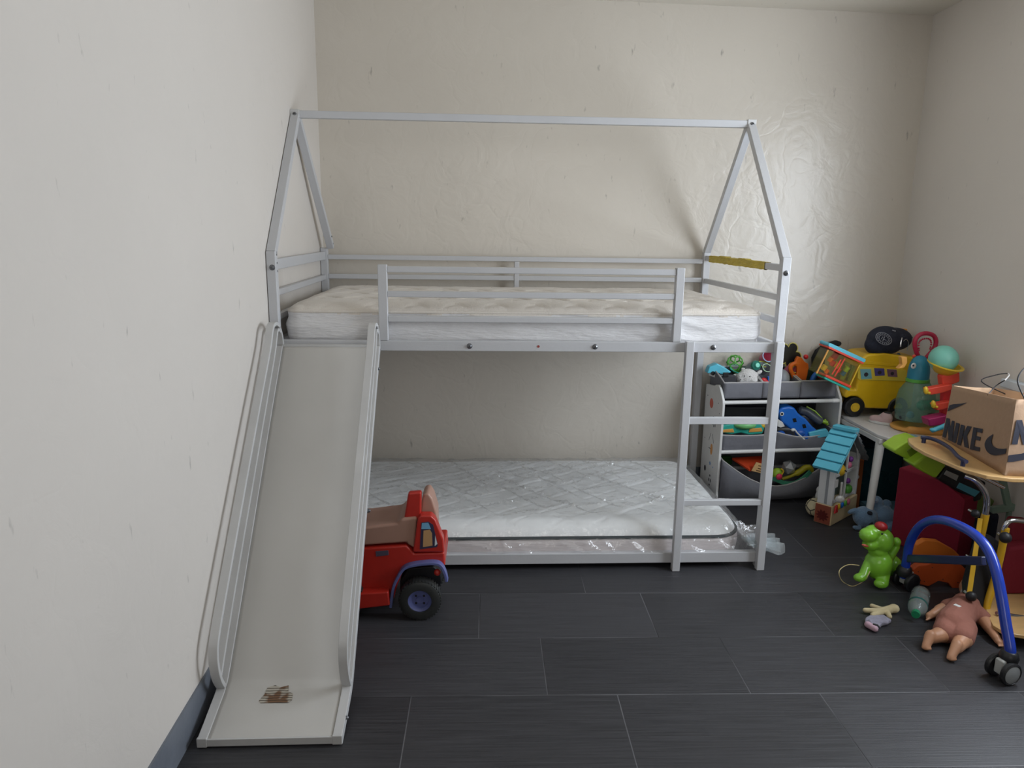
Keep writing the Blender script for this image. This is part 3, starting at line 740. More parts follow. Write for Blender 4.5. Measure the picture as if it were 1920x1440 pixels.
# plush head
t = thing('plush_toy', 'white plush animal head with small black eyes leaning on the front bin rim', 'plush toy', at(1402, 712, .9))
mb = MB(); PE(mb, 1402, 708, .91, 19, 17, .04); PE(mb, 1412, 714, .89, 11, 10, .03); PE(mb, 1388, 710, .91, 8, 12, .03); PE(mb, 1408, 722, .90, 16, 12, .035)
PE(mb, 1424, 698, .90, 6, 3.6, .008, RY(-.6)); PE(mb, 1393, 692, .93, 4, 3, .008)
mb.build('head', M_plw, t, voxel=.003)
for u, v in ((1388, 712), (1406, 706), (1396, 705)):
    c = at(u, v, .872); MB().ell(c, .0032, n=10).build('eye', M_blk, t)
t = thing('toy_torch', 'grey plastic toy with a round teal button behind the white plush', 'toy', at(1410, 690, .95))
mb = MB(); a1, a2 = at(1398, 698, .96), at(1420, 684, .94); mb.tube([a1, a1.lerp(a2, .5), a2], [.022, .030, .026], 20); mb.build('toy_body', M_gry, t)
mb = MB(); c = at(1418, 685, .915); mb.lathe([(.0, .012), (.012, .012), (.015, .008), (.024, .004), (.026, -.01)], c, (.15, -1, .25), 24); mb.build('collar', pl('deep_teal_plastic', (40, 120, 104)), t)
MB().lathe([(0, .018), (.011, .017), (.0135, .012), (.0135, .006)], c, (.15, -1, .25), 20).build('button', pl('mint_plastic', (106, 214, 186)), t)
def cup(u, v, y, r, h, axis, m_out, m_in, name, label, group=None):
    c = at(u, v, y); t = thing(name, label, 'toy cup', c, 0, group)
    MB().lathe([(.0, 0), (r * .7, 0), (r, h), (r * .93, h), (r * .62, .003), (0, .003)], c - V(axis).normalized() * h, axis, 26).build('cup_wall', m_out, t)
    MB().lathe([(r * .91, h), (r * 1.06, h), (r * 1.06, h + .003), (r * .91, h + .003)], c - V(axis).normalized() * h, axis, 26, closed=True).build('cup_rim', m_in, t)
    return t
cup(1438, 690, .93, .024, .05, (.1, -.75, .62), M_gry, pl('pale_green_plastic', (190, 226, 190)), 'toy_cup', 'grey toy cup with pale green rim, open end facing out')
cup(1431, 683, .98, .026, .05, (.1, -.4, .9), M_gry, pl('yellow_green_plastic', (196, 204, 80)), 'toy_cup', 'grey toy cup with yellow green rim behind the pale green one')
cup(1440, 668, 1.0, .030, .06, (.1, -.9, .4), M_pk, pl('pastel_blue_plastic', (150, 190, 226)), 'toy_cup', 'pink toy cup with pastel blue rim showing left of the ladder')
t = thing('round_toy', 'grey round toy standing in the middle bin behind the ladder', 'toy', at(1470, 715, .9))
mb = MB(); PE(mb, 1466, 712, .92, 14, 20, .04); mb.build('toy_body', M_gry, t)
t = thing('small_toy_car', 'small red and blue toy at the front of the middle bin', 'toy', at(1436, 716, .88))
mb = MB(); PE(mb, 1432, 713, .885, 6, 5, .012); PE(mb, 1437, 717, .88, 5, 4.5, .01); mb.build('toy_body', M_rd, t, voxel=.002)
opx([(1440, 706), (1443, 706), (1444, 722), (1440, 722)], .88, .015, 'side_plate', M_blue, t, .002)
# black lobed foam piece with stacked pastel cups, generic
t = thing('foam_toy', 'flat black foam toy with rounded lobes propped above the bins', 'toy', at(1487, 668, .98))
mb = MB(); c = at(1478, 668, .98); k_ = mpp(c)
out_ = []
for i in range(60):
    a_ = 2 * PI * i / 60; r = 14 + 11 * abs(math.cos(2.5 * a_ + .5)) ** .5; out_.append((1480 + r * math.cos(a_) * .9, 666 - r * math.sin(a_)))
mb.out(out_, .97, .012).build('foam_disc', M_blk, t, bevel=.002)
mb = MB(); mb.tube([at(u, v, .969) for u, v in out_], .003, 6, closed=True); mb.build('foam_edge', pl('pastel_yellow_plastic', (214, 204, 110)), t)
cup(1487, 690, .95, .030, .045, (.4, -.5, .5), M_pk, pl('pastel_yellow_plastic', (214, 204, 110)), 'toy_cup', 'pink and yellow toy cup beneath the black foam toy')
cup(1457, 660, .99, .026, .05, (-.2, -.9, .4), pl('pastel_blue_plastic', (150, 190, 226)), pl('pastel_blue_plastic', (150, 190, 226)), 'toy_cup', 'pastel blue toy cup partly behind the bed post')
# orange handle
t = MB(); path = smoothpath([at(u, v, .93) for u, v in ((1492, 716), (1486, 702), (1482, 692), (1484, 684), (1492, 682), (1499, 686))], 5)
t.tube(path, .0115, 12); t.out([(1494, 714), (1495, 690), (1492, 676), (1496, 668), (1504, 671), (1510, 679), (1516, 682), (1517, 690), (1512, 714)], .92, .022)
single(t, 'looped_toy', 'orange plastic toy with a loop handle in the right top bin', 'toy', M_or, at(1500, 714, .93), voxel=.004)
mb = MB(); c = at(1511, 669, 1.0); mb.ell(c, .0135, n=8); single(mb, 'faceted_ball', 'small faceted red ball above the orange handle toy', 'ball', M_rd, c, smooth=False)
t = thing('rattle', 'bright blue curved tube toy with a red ball, in the right top bin', 'toy', at(1535, 705, .92))
MB().tube(smoothpath([at(u, v, .91) for u, v in ((1521, 718), (1526, 706), (1534, 699), (1543, 699), (1549, 708))], 6), .013, 14).build('curved_tube', M_blue, t)
mb = MB(); PE(mb, 1539, 704, .885, 6, 6); a1, a2 = at(1543, 704, .885), at(1552, 702, .885); mb.cyl(a1, a2, .006); PE(mb, 1551, 702, .885, 4.5, 4.5); mb.build('red_knob', M_rd, t, voxel=.002)
single(MB().out([(1505, 690), (1530, 692), (1545, 712), (1560, 716), (1560, 722), (1505, 722)], .95, .04), 'toy_block_heap', 'dark green toy piece lying low in the right top bin', 'toy', pl('dark_green_plastic', (44, 66, 54)), at(1535, 718, .95), bevel=.006)
# bead cage
t = thing('activity_cage', 'tilted see-through activity toy with light blue and red end plates', 'toy', at(1580, 690, .76))
def plate(p, q, y, d, th, m, nm, par=None):
    a1, a2 = at(*p, y), at(*q, y); u = (a2 - a1).normalized(); nn = V((-u.z, 0, u.x))
    r = th / 2; pts = []
    for i in range(9): pts.append(a2 + (u * math.cos(PI / 2 - PI * i / 8) + nn * math.sin(PI / 2 - PI * i / 8)) * r)
    for i in range(9): pts.append(a1 + (-u * math.cos(-PI / 2 + PI * i / 8) + nn * math.sin(-PI / 2 + PI * i / 8)) * r)
    return MB().prism(pts, (0, d, 0)).build(nm, m, par or t, bevel=.002)
plate((1557, 647), (1620, 676), .715, .10, .018, M_cy, 'end_plate'); plate((1556, 652), (1618, 681), .71, .11, .010, M_coral, 'plate_edge')
plate((1550, 705), (1594, 725), .71, .11, .012, M_coral, 'plate_edge'); plate((1548, 709), (1592, 730), .715, .10, .012, M_teal, 'end_plate')
M_clr = film('clear_toy_wall', (236, 232, 180), .06, .1, .1); 
MB().out([(1553, 656), (1610, 682), (1592, 720), (1532, 700)], .72, .09).build('clear_wall', M_clr, t)
for k, (p, q, m_) in enumerate((((1553, 656), (1531, 700), M_amber), ((1612, 684), (1594, 722), M_yel), ((1584, 672), (1565, 706), M_coral), ((1577, 674), (1560, 702), M_coral))):
    MB().cyl(at(*p, .721), at(*q, .721), .004, n=10).build('post', m_, t)
for u, v, r, m_ in ((1566, 667, 6, M_mag), (1561, 681, 5, M_rd), (1557, 674, 4.5, M_or), (1569, 684, 5.5, M_yel), (1545, 689, 5, M_yel), (1572, 694, 4, M_rd), (1550, 696, 4, M_or), (1587, 692, 5, M_lime), (1581, 700, 4, M_blue)):
    c = at(u, v, .755); k_ = mpp(c); MB().lathe([(0, -r * k_), (r * k_, -r * k_), (r * k_, r * k_), (0, r * k_)], c, (.4, -.2, .8), 14).build('bead', m_, t, bevel=.0015)
mb = MB(); mb.out([(1586, 678), (1594, 682), (1583, 714), (1575, 710)], .765, .02); mb.out([(1598, 684), (1605, 687), (1593, 716), (1588, 714)], .755, .02); mb.build('green_fin', pl('olive_green_plastic', (128, 140, 54)), t, bevel=.002)
single(MB().out([(1527, 700), (1526, 672), (1533, 658), (1545, 649), (1558, 643), (1572, 639), (1580, 642), (1578, 649), (1560, 653), (1550, 665), (1545, 700)], 1.0, .04), 'black_bag', 'curved black padded bag leaning on the wall behind the activity toy', 'bag', mat('black_cloth', (26, 27, 30), .85), at(1540, 700, 1.0), bevel=.01, seg=3)

# middle-row toys
t = thing('steering_toy', 'teal and green toy wheel with orange panels on the middle shelf', 'toy', at(1395, 808, .87))
mb = MB(); mb.out([(1350, 805), (1354, 798), (1376, 794), (1388, 792), (1412, 792), (1428, 796), (1434, 803), (1430, 814), (1405, 816), (1390, 812), (1372, 815), (1352, 812)], .86, .05); mb.build('toy_body', M_teal, t, bevel=.008, seg=3)
mb = MB(); PE(mb, 1396, 796, .87, 22, 9, .04); mb.build('green_dome', pl('soft_green_plastic', (128, 206, 130)), t)
for a_ in (((1355, 806), (1375, 804), (1377, 811), (1354, 811)), ((1406, 804), (1428, 802), (1430, 809), (1404, 811))): opx(a_, .856, .008, 'orange_panel', M_amber, t, .002)
mb = MB(); PE(mb, 1429, 797, .88, 7, 6, .02); single(mb, 'toy_duck', 'small yellow rounded toy at the end of the teal toy wheel', 'toy', M_yel, at(1429, 800, .88))
t = thing('toy_whale', 'bright blue toy with a round eye and square windows in the middle bin', 'toy', at(1490, 790, .87))
mb = MB(); mb.out([(1458, 772), (1466, 764), (1480, 762), (1490, 764), (1498, 776), (1512, 786), (1524, 800), (1534, 808), (1530, 822), (1500, 816), (1478, 802), (1466, 792)], .84, .07); mb.build('toy_body', M_blue, t, bevel=.012, seg=3)
for u, v in ((1490, 788), (1508, 799)): opx([(u - 4, v - 3), (u + 2, v - 4), (u + 4, v + 3), (u - 2, v + 4)], .8385, .002, 'square_window', M_blk, t, 0)
c = at(1466, 776, .838); ey = MB().cyl(c, c + V((0, -.002, 0)), .0105, n=18).build('eye', M_wh, t); MB().cyl(c + V((0, -.002, 0)), c + V((0, -.0032, 0)), .006, n=14).build('pupil', M_blk, ey)
opx([(1459, 786), (1468, 792), (1472, 800), (1464, 802), (1458, 800)], .83, .02, 'white_jaw', M_wh, t, .003)
t = thing('toy_blaster', 'dark grey toy blaster with a lime tip lying in the middle bin', 'toy', at(1520, 785, .92))
a1, a2 = at(1496, 768, .92), at(1540, 792, .90)
MB().tube(smoothpath([a1, at(1512, 772, .92), at(1526, 782, .91), a2], 4), [.012] + [.022] * 11 + [.016], 14).build('toy_body', pl('slate_grey_plastic', (84, 90, 98)), t)
mb = MB(); mb.cyl(at(1538, 789, .90), at(1552, 793, .89), .010); mb.cyl(at(1546, 786, .90), at(1552, 797, .89), .007); mb.build('lime_tip', M_lime, t, bevel=.002)
MB().tube([at(1512, 762, .92), at(1528, 771, .91), at(1541, 784, .90)], .004, 8).build('lime_stripe', M_lime, t)
single(MB().out([(1516, 811), (1550, 804), (1559, 818), (1520, 824)], .83, .02), 'toy_box_lid', 'light blue rounded plate lying in front of the blue toy', 'toy', M_cy, at(1538, 818, .83), bevel=.005)
t = thing('toy_robot', 'small blue and white toy figure under the blue whale toy', 'toy', at(1480, 815, .84))
mb = MB(); PE(mb, 1464, 814, .84, 8, 7, .02); PE(mb, 1478, 820, .84, 10, 6, .02); PE(mb, 1500, 812, .835, 10, 7, .015); PE(mb, 1510, 820, .835, 7, 5, .015); mb.build('toy_body', pl('mid_blue_plastic', (38, 92, 178)), t, voxel=.003)
mb = MB(); mb.tube([at(1489, 804, .825), at(1495, 812, .823), at(1508, 824, .822)], .004, 8); PE(mb, 1487, 806, .825, 4, 3, .006); mb.build('white_arm', M_wh, t)
single(MB().b2(at(1350, 790, .96) + V((0, 0, 0)), at(1436, 764, .96) + V((0, .02, 0))), 'dark_backing', 'black case standing in for shade behind the middle shelf', 'case', M_blk, at(1390, 790, .97), bevel=.004)  # black box put in for the darkness behind the shelf toys

# bottom bin toys
t = thing('picture_book', 'orange red board lying in the bottom bin', 'book', at(1400, 880, .84))
MB().prism([at(1372, 862, .88), at(1435, 858, .93), at(1444, 885, .86), at(1405, 884, .81)], (0, 0, .012)).build('cover', pl('orange_red_card', (208, 70, 30), .5), t, bevel=.002)
mb = MB(); mb.out([(1418, 867), (1441, 873), (1438, 890), (1409, 883)], .80, .006); card = mb.build('small_card', pl('tan_card', (222, 180, 124), .6), t, bevel=.001)
card.parent = None; card.location = t.location; tag(card, 'small tan card with dark scribbled marks in the bottom bin', 'card')
for a_ in (((1422, 873), (1430, 875)), ((1421, 878), (1433, 881)), ((1418, 882), (1432, 885))):
    p_ = at(*a_[0], .7992); q_ = at(*a_[1], .7992); m_ = MB(); m_.bar(p_, q_, .001, .004); mo_ = m_.build('printed_mark', pl('brown_ink', (96, 62, 40), .7), t); mo_.parent = card
t = thing('rattle_toy', 'lime green ball toy with a pink red button in the bottom bin', 'toy', at(1458, 890, .82))
mb = MB(); PE(mb, 1457, 888, .82, 10, 11, .026); mb.build('toy_body', M_lime, t); mb = MB(); PE(mb, 1461, 894, .785, 6, 6, .010); mb.build('pink_button', pl('rose_plastic', (222, 56, 92)), t)
mb = MB(); mb.tube(smoothpath([at(1464, 879, .80), at(1469, 883, .80), at(1466, 890, .80)], 4), .004, 8); mb.build('yellow_loop', M_yel, t)
mb = MB(); c = at(1479, 876, .84); k_ = mpp(c); bmesh.ops.create_icosphere(mb.bm, subdivisions=1, radius=14 * k_, matrix=Matrix.Translation(c) @ Matrix.Rotation(.5, 4, 'X'))
single(mb, 'faceted_toy', 'silver grey faceted toy lying in the bottom bin', 'toy', mat('silver_plastic', (186, 190, 194), .3, .4), c, smooth=False)
mb = MB(); mb.tube(smoothpath([at(u, v, .83) for u, v in ((1466, 898), (1482, 893), (1500, 884), (1510, 877), (1519, 878), (1521, 884))], 5), [.009] * 8 + [.016] * 12 + [.014] * 6, 12); single(mb, 'toy_banana', 'long olive yellow curved toy lying in the bottom bin', 'toy', M_ol, at(1495, 890, .83), smooth=True)
single(MB().tube(smoothpath([at(u, v, .80) for u, v in ((1450, 897), (1470, 905), (1488, 906), (1504, 898), (1520, 884))], 5), 1, sect=[(-.010, -.004), (-.010, .004), (.010, .004), (.010, -.004)]), 'green_track', 'teal green curved track piece at the lip of the bottom bin', 'toy', pl('sea_green_plastic', (70, 150, 120)), at(1488, 906, .8))
single(MB().b2(at(1352, 872, .93), at(1374, 856, .93) + V((0, .03, 0))), 'green_block', 'dark green toy block in the corner of the bottom bin', 'toy', pl('leaf_green_plastic', (44, 96, 36)), at(1362, 872, .94), bevel=.005)

# ================================================================== ACTIVITY PLAYHOUSE
B0 = V((2.463, .468, 0)); ha = math.atan2(.153, .185)
hs = thing('activity_house', 'toy activity house with light blue ridged roof standing on the floor', 'toy house', B0, ha)
M_cream = pl('cream_plastic', (222, 200, 158)); M_brick = pl('terracotta_plastic', (150, 78, 58)); M_hw = pl('house_white_plastic', (222, 224, 226)); M_roof = pl('sky_blue_roof', (92, 190, 216))
HWI, HDE = .275, .085
def hp(mb, name, m, par=hs, bevel=.003, **k): return mb.build(name, m, par, bevel=bevel, world=False, **k)
hp(MB().b2((0, 0, 0), (HWI, HDE, .10)), 'base', M_cream, bevel=.006)
hp(MB().b2((-.002, .004, .004), (.002, HDE - .004, .098)), 'brick_side', M_brick)
fl_ = [( .0 + 0, HDE / 2 + (.026 + .006 * math.cos(10 * a_)) * math.cos(a_), .045 + (.024 + .005 * math.cos(10 * a_)) * math.sin(a_)) for a_ in [2 * PI * i / 60 for i in range(60)]]
hp(MB().prism([(-.0025, y, z) for _, y, z in fl_], (-.0015, 0, 0)), 'flower_relief', pl('maroon_plastic', (96, 30, 26)), bevel=0)
for k, (m_, dx_) in enumerate(((M_rd, .03), (M_yel, .06), (M_blue, .095), (M_grn, .13), (M_pk, .165))):
    c = V((dx_, -.004, .088))
    if k == 0: hp(MB().prism([(dx_ - .016, -.002, .065), (dx_ - .004, -.002, .105), (dx_ + .004, -.002, .105), (dx_ + .016, -.002, .065)], (0, -.008, 0)), 'picket', m_, bevel=.002)
    else: hp(MB().ell(c, (.012, .007, .016)), 'flower', m_, bevel=0)
EZ, AZ = .315, .455
hp(MB().b2((.0025, .030, .104), (.006, .044, .31)), 'channel', mat('house_grey_channel', (150, 154, 160), .5))
for x0, x1 in ((0.004, .024), (HWI - .024, HWI - .004)): hp(MB().b2((x0, .006, .10), (x1, HDE - .006, EZ)), 'corner_post', M_hw)
for y0, y1 in ((.008, .016),):
    hp(MB().b2((HWI / 2 - .006, y0, .10), (HWI / 2 + .006, y1, .40)), 'mullion', M_hw, bevel=.001)
    for z in (.115, .245): hp(MB().b2((.02, y0, z - .007), (HWI - .02, y1, z + .007)), 'cross_bar', M_hw, bevel=.001)
    hp(MB().tube(smoothpath([(.02, .012, .28), (.05, .012, .35), (HWI / 2, .012, .405), (HWI - .05, .012, .35), (HWI - .02, .012, .28)], 6), .005, 8), 'arch_trim', M_hw, bevel=0)
hp(MB().prism([(.01, HDE - .02, .10), (HWI - .01, HDE - .02, .10), (HWI - .01, HDE - .02, EZ), (HWI / 2, HDE - .02, AZ - .03), (.01, HDE - .02, EZ)], (0, .006, 0)), 'back_panel', pl('grey_green_panel', (92, 110, 108)), bevel=0)
for sg in (0, 1):
    P0 = V((-.028, 0, .283)) if sg == 0 else V((HWI + .028, 0, .283)); P1 = V((HWI / 2 + (.006 if sg == 0 else -.006), 0, AZ))
    mb = MB(); nrm = V((-(P1 - P0).z, 0, (P1 - P0).x)).normalized() * (1 if sg == 0 else -1)
    for k in range(5):
        a1 = P0.lerp(P1, k / 5); a2 = P0.lerp(P1, (k + .93) / 5)
        mb.prism([a1 + nrm * .010 + V((0, -.020, 0)), a2 + nrm * .004 + V((0, -.020, 0)), a2 - nrm * .006 + V((0, -.020, 0)), a1 - nrm * .006 + V((0, -.020, 0))], (0, HDE + .038, 0))
    mb.prism([P0 - nrm * .004 + V((0, -.021, 0)), P1 - nrm * .004 + V((0, -.021, 0)), P1 - nrm * .012 + V((0, -.021, 0)), P0 - nrm * .012 + V((0, -.021, 0))], (0, HDE + .040, 0))
    hp(mb, 'roof_slope', M_roof if sg == 0 else mat('silver_roof_plastic', (150, 154, 158), .3, .3), bevel=.003)
hp(MB().b2((HWI / 2 - .022, -.020, AZ - .008), (HWI / 2 + .022, HDE + .008, AZ + .010)), 'ridge_cap', M_roof, bevel=.004)
for x, z, r, m_, nm in ((.082, .262, .030, M_yel, 'yellow_ball'), (.195, .140, .024, M_grn, 'green_frog'), (.175, .268, .016, M_pk, 'pink_figure'), (.19, .295, .014, pl('purple_plastic', (140, 70, 170)), 'purple_figure'), (.185, .185, .014, pl('purple_plastic', (140, 70, 170)), 'purple_flower')):
    hp(MB().ell((x, .018, z), (r, r * .8, r)), nm, m_, bevel=0)
hp(MB().b2((.05, .02, .175), (.085, .03, .215)), 'white_tile', M_wh); hp(MB().b2((.09, .004, .13), (.102, .014, .20)), 'door_slider', M_wh)
hp(MB().ell((.012, -.026, .145), (.024, .02, .017)).ell((.0, -.030, .153), (.014, .012, .012)), 'white_bird', M_wh, bevel=0, voxel=.003)
for x, z in ((.080, .266), (.094, .260)): hp(MB().ell((x, -.006, z), .0034, n=8), 'ball_eye', M_blk, bevel=0)
# football-patterned plush behind the house
t = thing('soft_ball', 'cream plush ball with black outlined patches behind the toy house', 'ball', at(1530, 945, .60))
c = at(1530, 940, .60); c.z = .048
MB().ell(c, .046).build('ball', mat('cream_plush', (216, 204, 170), .95, bump=.4, bs=120), t)
bmx = bmesh.new(); bmesh.ops.create_icosphere(bmx, subdivisions=1, radius=1); mb = MB()
for e in bmx.edges:
    f1, f2 = e.link_faces; a1, a2 = f1.calc_center_median().normalized(), f2.calc_center_median().normalized()
    mb.tube([c + a1 * .046, c + ((a1 + a2) / 2).normalized() * .0465, c + a2 * .046], .0022, 6)
bmx.free(); mb.build('patch_outline', M_blk, t)
mb = MB(); c = at(1536, 919, .62); mb.ell(c, (.014, .014, .02)); mb.ell(c + V((0, 0, -.03)), (.016, .016, .024)); single(mb, 'white_figure', 'small white toy figure just above the patterned plush ball', 'toy', M_wh, c, voxel=.003)

# ================================================================== TABLE
TZ = .45
tb = thing('kids_table', 'white kids table carrying the yellow school bus by the corner', 'table', (2.80, .75, 0))
mb = MB(); cor = [(2.66, .50), (2.68, .452), (2.985, .452), (2.985, 1.05), (2.68, 1.05), (2.66, 1.02)]
mb.prism([(x, y, TZ) for x, y in cor], (0, 0, -.016)).build('tabletop', mat('white_table_laminate', (224, 222, 220), .3), tb, bevel=.004)
MB().b2((2.655, .475, TZ - .04), (2.975, 1.035, TZ - .0165)).build('apron', M_wp, tb, bevel=.003)
for x, y, sx, sy in ((2.675, .50, -.05, -.06), (2.96, .50, .01, -.04), (2.675, 1.02, -.02, .015), (2.96, 1.02, .0, .01)):
    MB().tube([(x, y, TZ - .03), (x + sx, y + sy, 0)], [.021, .015], 18).build('leg', M_wp, tb)

# school bus
b0 = at(1600, 778, .80); bz = TZ
bus = thing('toy_school_bus', 'large yellow toy school bus with picture windows on the white table', 'toy bus', (2.80, .85, TZ))
M_bus = pl('bus_yellow_plastic', (236, 190, 26), .35, var=.08, coat=.2)
by = .828
opx([(1586, 748), (1583, 740), (1588, 729), (1604, 730), (1607, 716), (1608, 696), (1612, 684), (1616, 672), (1626, 664), (1660, 662), (1700, 668), (1740, 672), (1744, 762), (1700, 768), (1622, 766), (1618, 752), (1608, 744), (1596, 744)], by, .19, 'bus_body', M_bus, bus, .014, 4)
opx([(1612, 684), (1618, 676), (1700, 686), (1744, 690), (1744, 693), (1700, 690), (1616, 682)], by - .003, .01, 'roof_seam', M_bus, bus, .002)
wp = opx([(1609, 690), (1613, 688), (1700, 694), (1702, 715), (1612, 713), (1608, 708)], by - .004, .01, 'window_panel', pl('pale_yellow_plastic', (226, 200, 70)), bus, .003)
for k, (a_, m_) in enumerate((([(1613, 692), (1633, 692), (1635, 710), (1615, 711)], pl('sticker_aqua', (120, 176, 184))), ([(1639, 690), (1658, 691), (1659, 704), (1641, 705)], pl('sticker_indigo', (84, 76, 140))), ([(1663, 692), (1681, 693), (1683, 707), (1665, 706)], pl('sticker_plum', (130, 92, 110))))):
    wn_ = opx(a_, by - .0055, .002, 'window_picture', m_, wp, 0)
    c_ = (sum(p[0] for p in a_) / 4, sum(p[1] for p in a_) / 4); cc = at(c_[0], c_[1] + 1, by - .0058)
    MB().prism(circ(cc, .011 - k * .001, 16), (0, -.0006, 0)).build('dark_round_shape', pl('sticker_dark', (60, 50, 56)), wn_)
c = at(1601, 759, by + .012); c.z = TZ + .052
for yy in (0, .17):
    ty = MB().lathe([(.024, -.018), (.046, -.018), (.052, -.012), (.052, .012), (.046, .018), (.024, .018)], c + V((0, yy, 0)), (0, -1, 0), 32, closed=True).build('wheel', M_blk, bus)
    MB().lathe([(0, .012), (.012, .012), (.016, .016), (.025, .016), (.025, -.01), (0, -.01)], c + V((0, yy, 0)), (0, -1, 0), 24).build('hub', M_yel, ty)
c2 = c + V((.24, 0, 0)); c2.x = 2.93
MB().lathe([(.024, -.018), (.046, -.018), (.052, -.012), (.052, .18), (.046, .19), (.024, .19)], c2, (0, 1, 0), 32, closed=True).build('wheel', M_blk, bus)

# navy waist bag on the bus
cb_ = thing('waist_bag', 'navy blue pouch bag with a round woven emblem on top of the bus', 'bag', at(1665, 668, .86))
M_navy = mat('navy_cloth', (34, 37, 52), .8, bump=.3, bs=80)
mb = MB(); PE(mb, 1660, 638, .86, 36, 27, .05, RY(.12)); PE(mb, 1676, 636, .87, 34, 22, .05); PE(mb, 1645, 646, .86, 24, 20, .04); mb.build('pouch', M_navy, cb_, voxel=.004)
ec = at(1657, 635, .805)
mE = mat('embroidered_grey', (150, 150, 158), .8, bump=.6, bs=200, var=.3, vs=150)
eR = RZ(.1)
def ering(r1, r2, n=40, y=0): 
    m_ = MB()
    a_ = circ(ec, r1, n, ry=r1 * .62); b2 = circ(ec, r2, n, ry=r2 * .62)
    M2 = Matrix.Translation(ec) @ Matrix.Rotation(.45, 4, 'Y') @ Matrix.Translation(-ec)
    A = [m_.bm.verts.new(M2 @ p + V((0, y, 0))) for p in a_]; B = [m_.bm.verts.new(M2 @ p + V((0, y, 0))) for p in b2]
    for i in range(n): m_.bm.faces.new((A[i], A[(i + 1) % n], B[(i + 1) % n], B[i]))
    return m_
ering(.046, .042).build('emblem_ring', mE, cb_, solid=.0015)
ering(.028, .025).build('emblem_ring', mE, cb_, solid=.0015)
mb = MB()
for k in range(18):
    a_ = 2 * PI * k / 18; p = V((.035 * math.cos(a_), 0, .035 * .62 * math.sin(a_))); p = Matrix.Rotation(.45, 3, 'Y') @ p; mb.box(ec + p, (.005, .0015, .005), RY(a_))
mb.box(ec, (.004, .0015, .024), RY(.3)); mb.box(ec + V((.008, 0, -.006)), (.014, .0015, .003), RY(.5)); mb.box(ec + V((-.009, 0, .004)), (.003, .0015, .014), RY(.5))
mb.build('emblem_marks', mE, cb_)
opx([(1674, 618), (1680, 620), (1679, 622), (1673, 620)], .82, .003, 'small_logo', mE, cb_, 0)
mb = MB(); mb.out([(1695, 629), (1702, 624), (1712, 632), (1710, 640), (1703, 644), (1693, 638)], .85, .03); mb.build('buckle', M_blk, cb_, bevel=.003)
mb = MB(); mb.tube([at(1691, 633, .815), at(1689, 642, .81), at(1688, 650, .81)], .0042, 8); mb.build('zip_pull', mat('chrome', (200, 202, 206), .18, 1.), cb_)
MB().tube(smoothpath([at(1694, 640, .82), at(1699, 636, .82), at(1703, 642, .82), at(1701, 658, .82)], 4), .0012, 6).build('zip_ring', MATS['chrome'], cb_)
single(MB().out([(1690, 617), (1703, 617), (1701, 624), (1702, 645), (1692, 645), (1693, 624)], .95, .03), 'amber_block', 'amber toy tip poking out behind the navy pouch bag', 'toy', M_amber, at(1697, 622, .93), bevel=.002)
single(MB().out([(1674, 672), (1688, 662), (1692, 672), (1686, 682), (1676, 680)], .86, .02), 'blue_block', 'small deep blue toy piece on the bus roof below the pouch', 'toy', pl('ocean_blue_plastic', (30, 98, 140)), at(1682, 676, .8), bevel=.004)

# crimson ring hanging by the corner
t = thing('toy_ring', 'crimson oval ring toy with knobbed inner edge leaning on the wall', 'toy', at(1733, 690, .64))
rp_ = [at(u, v, .64) for u, v in ((1722, 668), (1716, 652), (1716, 638), (1724, 628), (1737, 625), (1750, 629), (1755, 640), (1751, 654), (1741, 666), (1733, 674))]
MB().tube(smoothpath(rp_, 4, True), .0105, 12, closed=True).build('ring', M_mag, t)
mb = MB(); 
for p in smoothpath([at(u, v, .632) for u, v in ((1723, 657), (1723, 643), (1730, 636), (1741, 635), (1746, 642), (1744, 654))], 3): mb.ell(p, .0045, n=8)
mb.build('knobs', M_mag, t)
MB().tube([at(1732, 668, .64), at(1729, 688, .64)], [.012, .016], 12).build('handle', M_mag, t)
mb = MB()
for u, v in ((1714, 668), (1722, 671), (1727, 671), (1716, 675), (1724, 677)): PE(mb, u, v, .62, 3.5, 3.5)
single(mb, 'coral_toy_hand', 'small coral red toy hand behind the bird popper', 'toy', M_coral, at(1720, 672, .62), voxel=.002)

# ---- bird popper toy
bd = thing('bird_popper_toy', 'clear green bird shaped ball popper toy with a blue head on the table', 'toy', (2.86, .58, TZ))
yb = .60
c = at(1716, 790, yb); k_ = mpp(c); k = .86 / 1.0
ax = at(1712, 790, yb); bx_ = ax.x; mk_ = mpp(ax)
def zz(v): return at(1712, v, yb).z
zb_ = TZ + .012
prof_ = [(.082, zz(785)), (.086, zz(770)), (.086, zz(750)), (.078, zz(733)), (.060, zz(722)), (.047, zz(714))]
M_clg = film('clear_green_plastic', (186, 222, 208), .20, .12, .1)
MB().lathe([(r, z) for r, z in prof_], (bx_, yb, 0), (0, 0, 1), 32).build('clear_belly', M_clg, bd)
MB().lathe([(.046, zz(716)), (.052, zz(715)), (.052, zz(710)), (.046, zz(709))], (bx_ - .004, yb, 0), (0, 0, 1), 32, closed=True).build('green_collar', M_grn, bd)
mb = MB(); mb.lathe([(.048, zz(711)), (.048, zz(696)), (.044, zz(684)), (.034, zz(674)), (.018, zz(668)), (0, zz(666))], (bx_ - .004, yb, 0), (0, 0, 1), 28); mb.build('blue_head', pl('ocean_head_blue', (44, 138, 168)), bd)
mb = MB(); mb.out([(1690, 669), (1701, 669), (1702, 680), (1696, 690), (1684, 692), (1692, 684)], yb - .05, .03); mb.build('beak', M_amber, bd, bevel=.004)
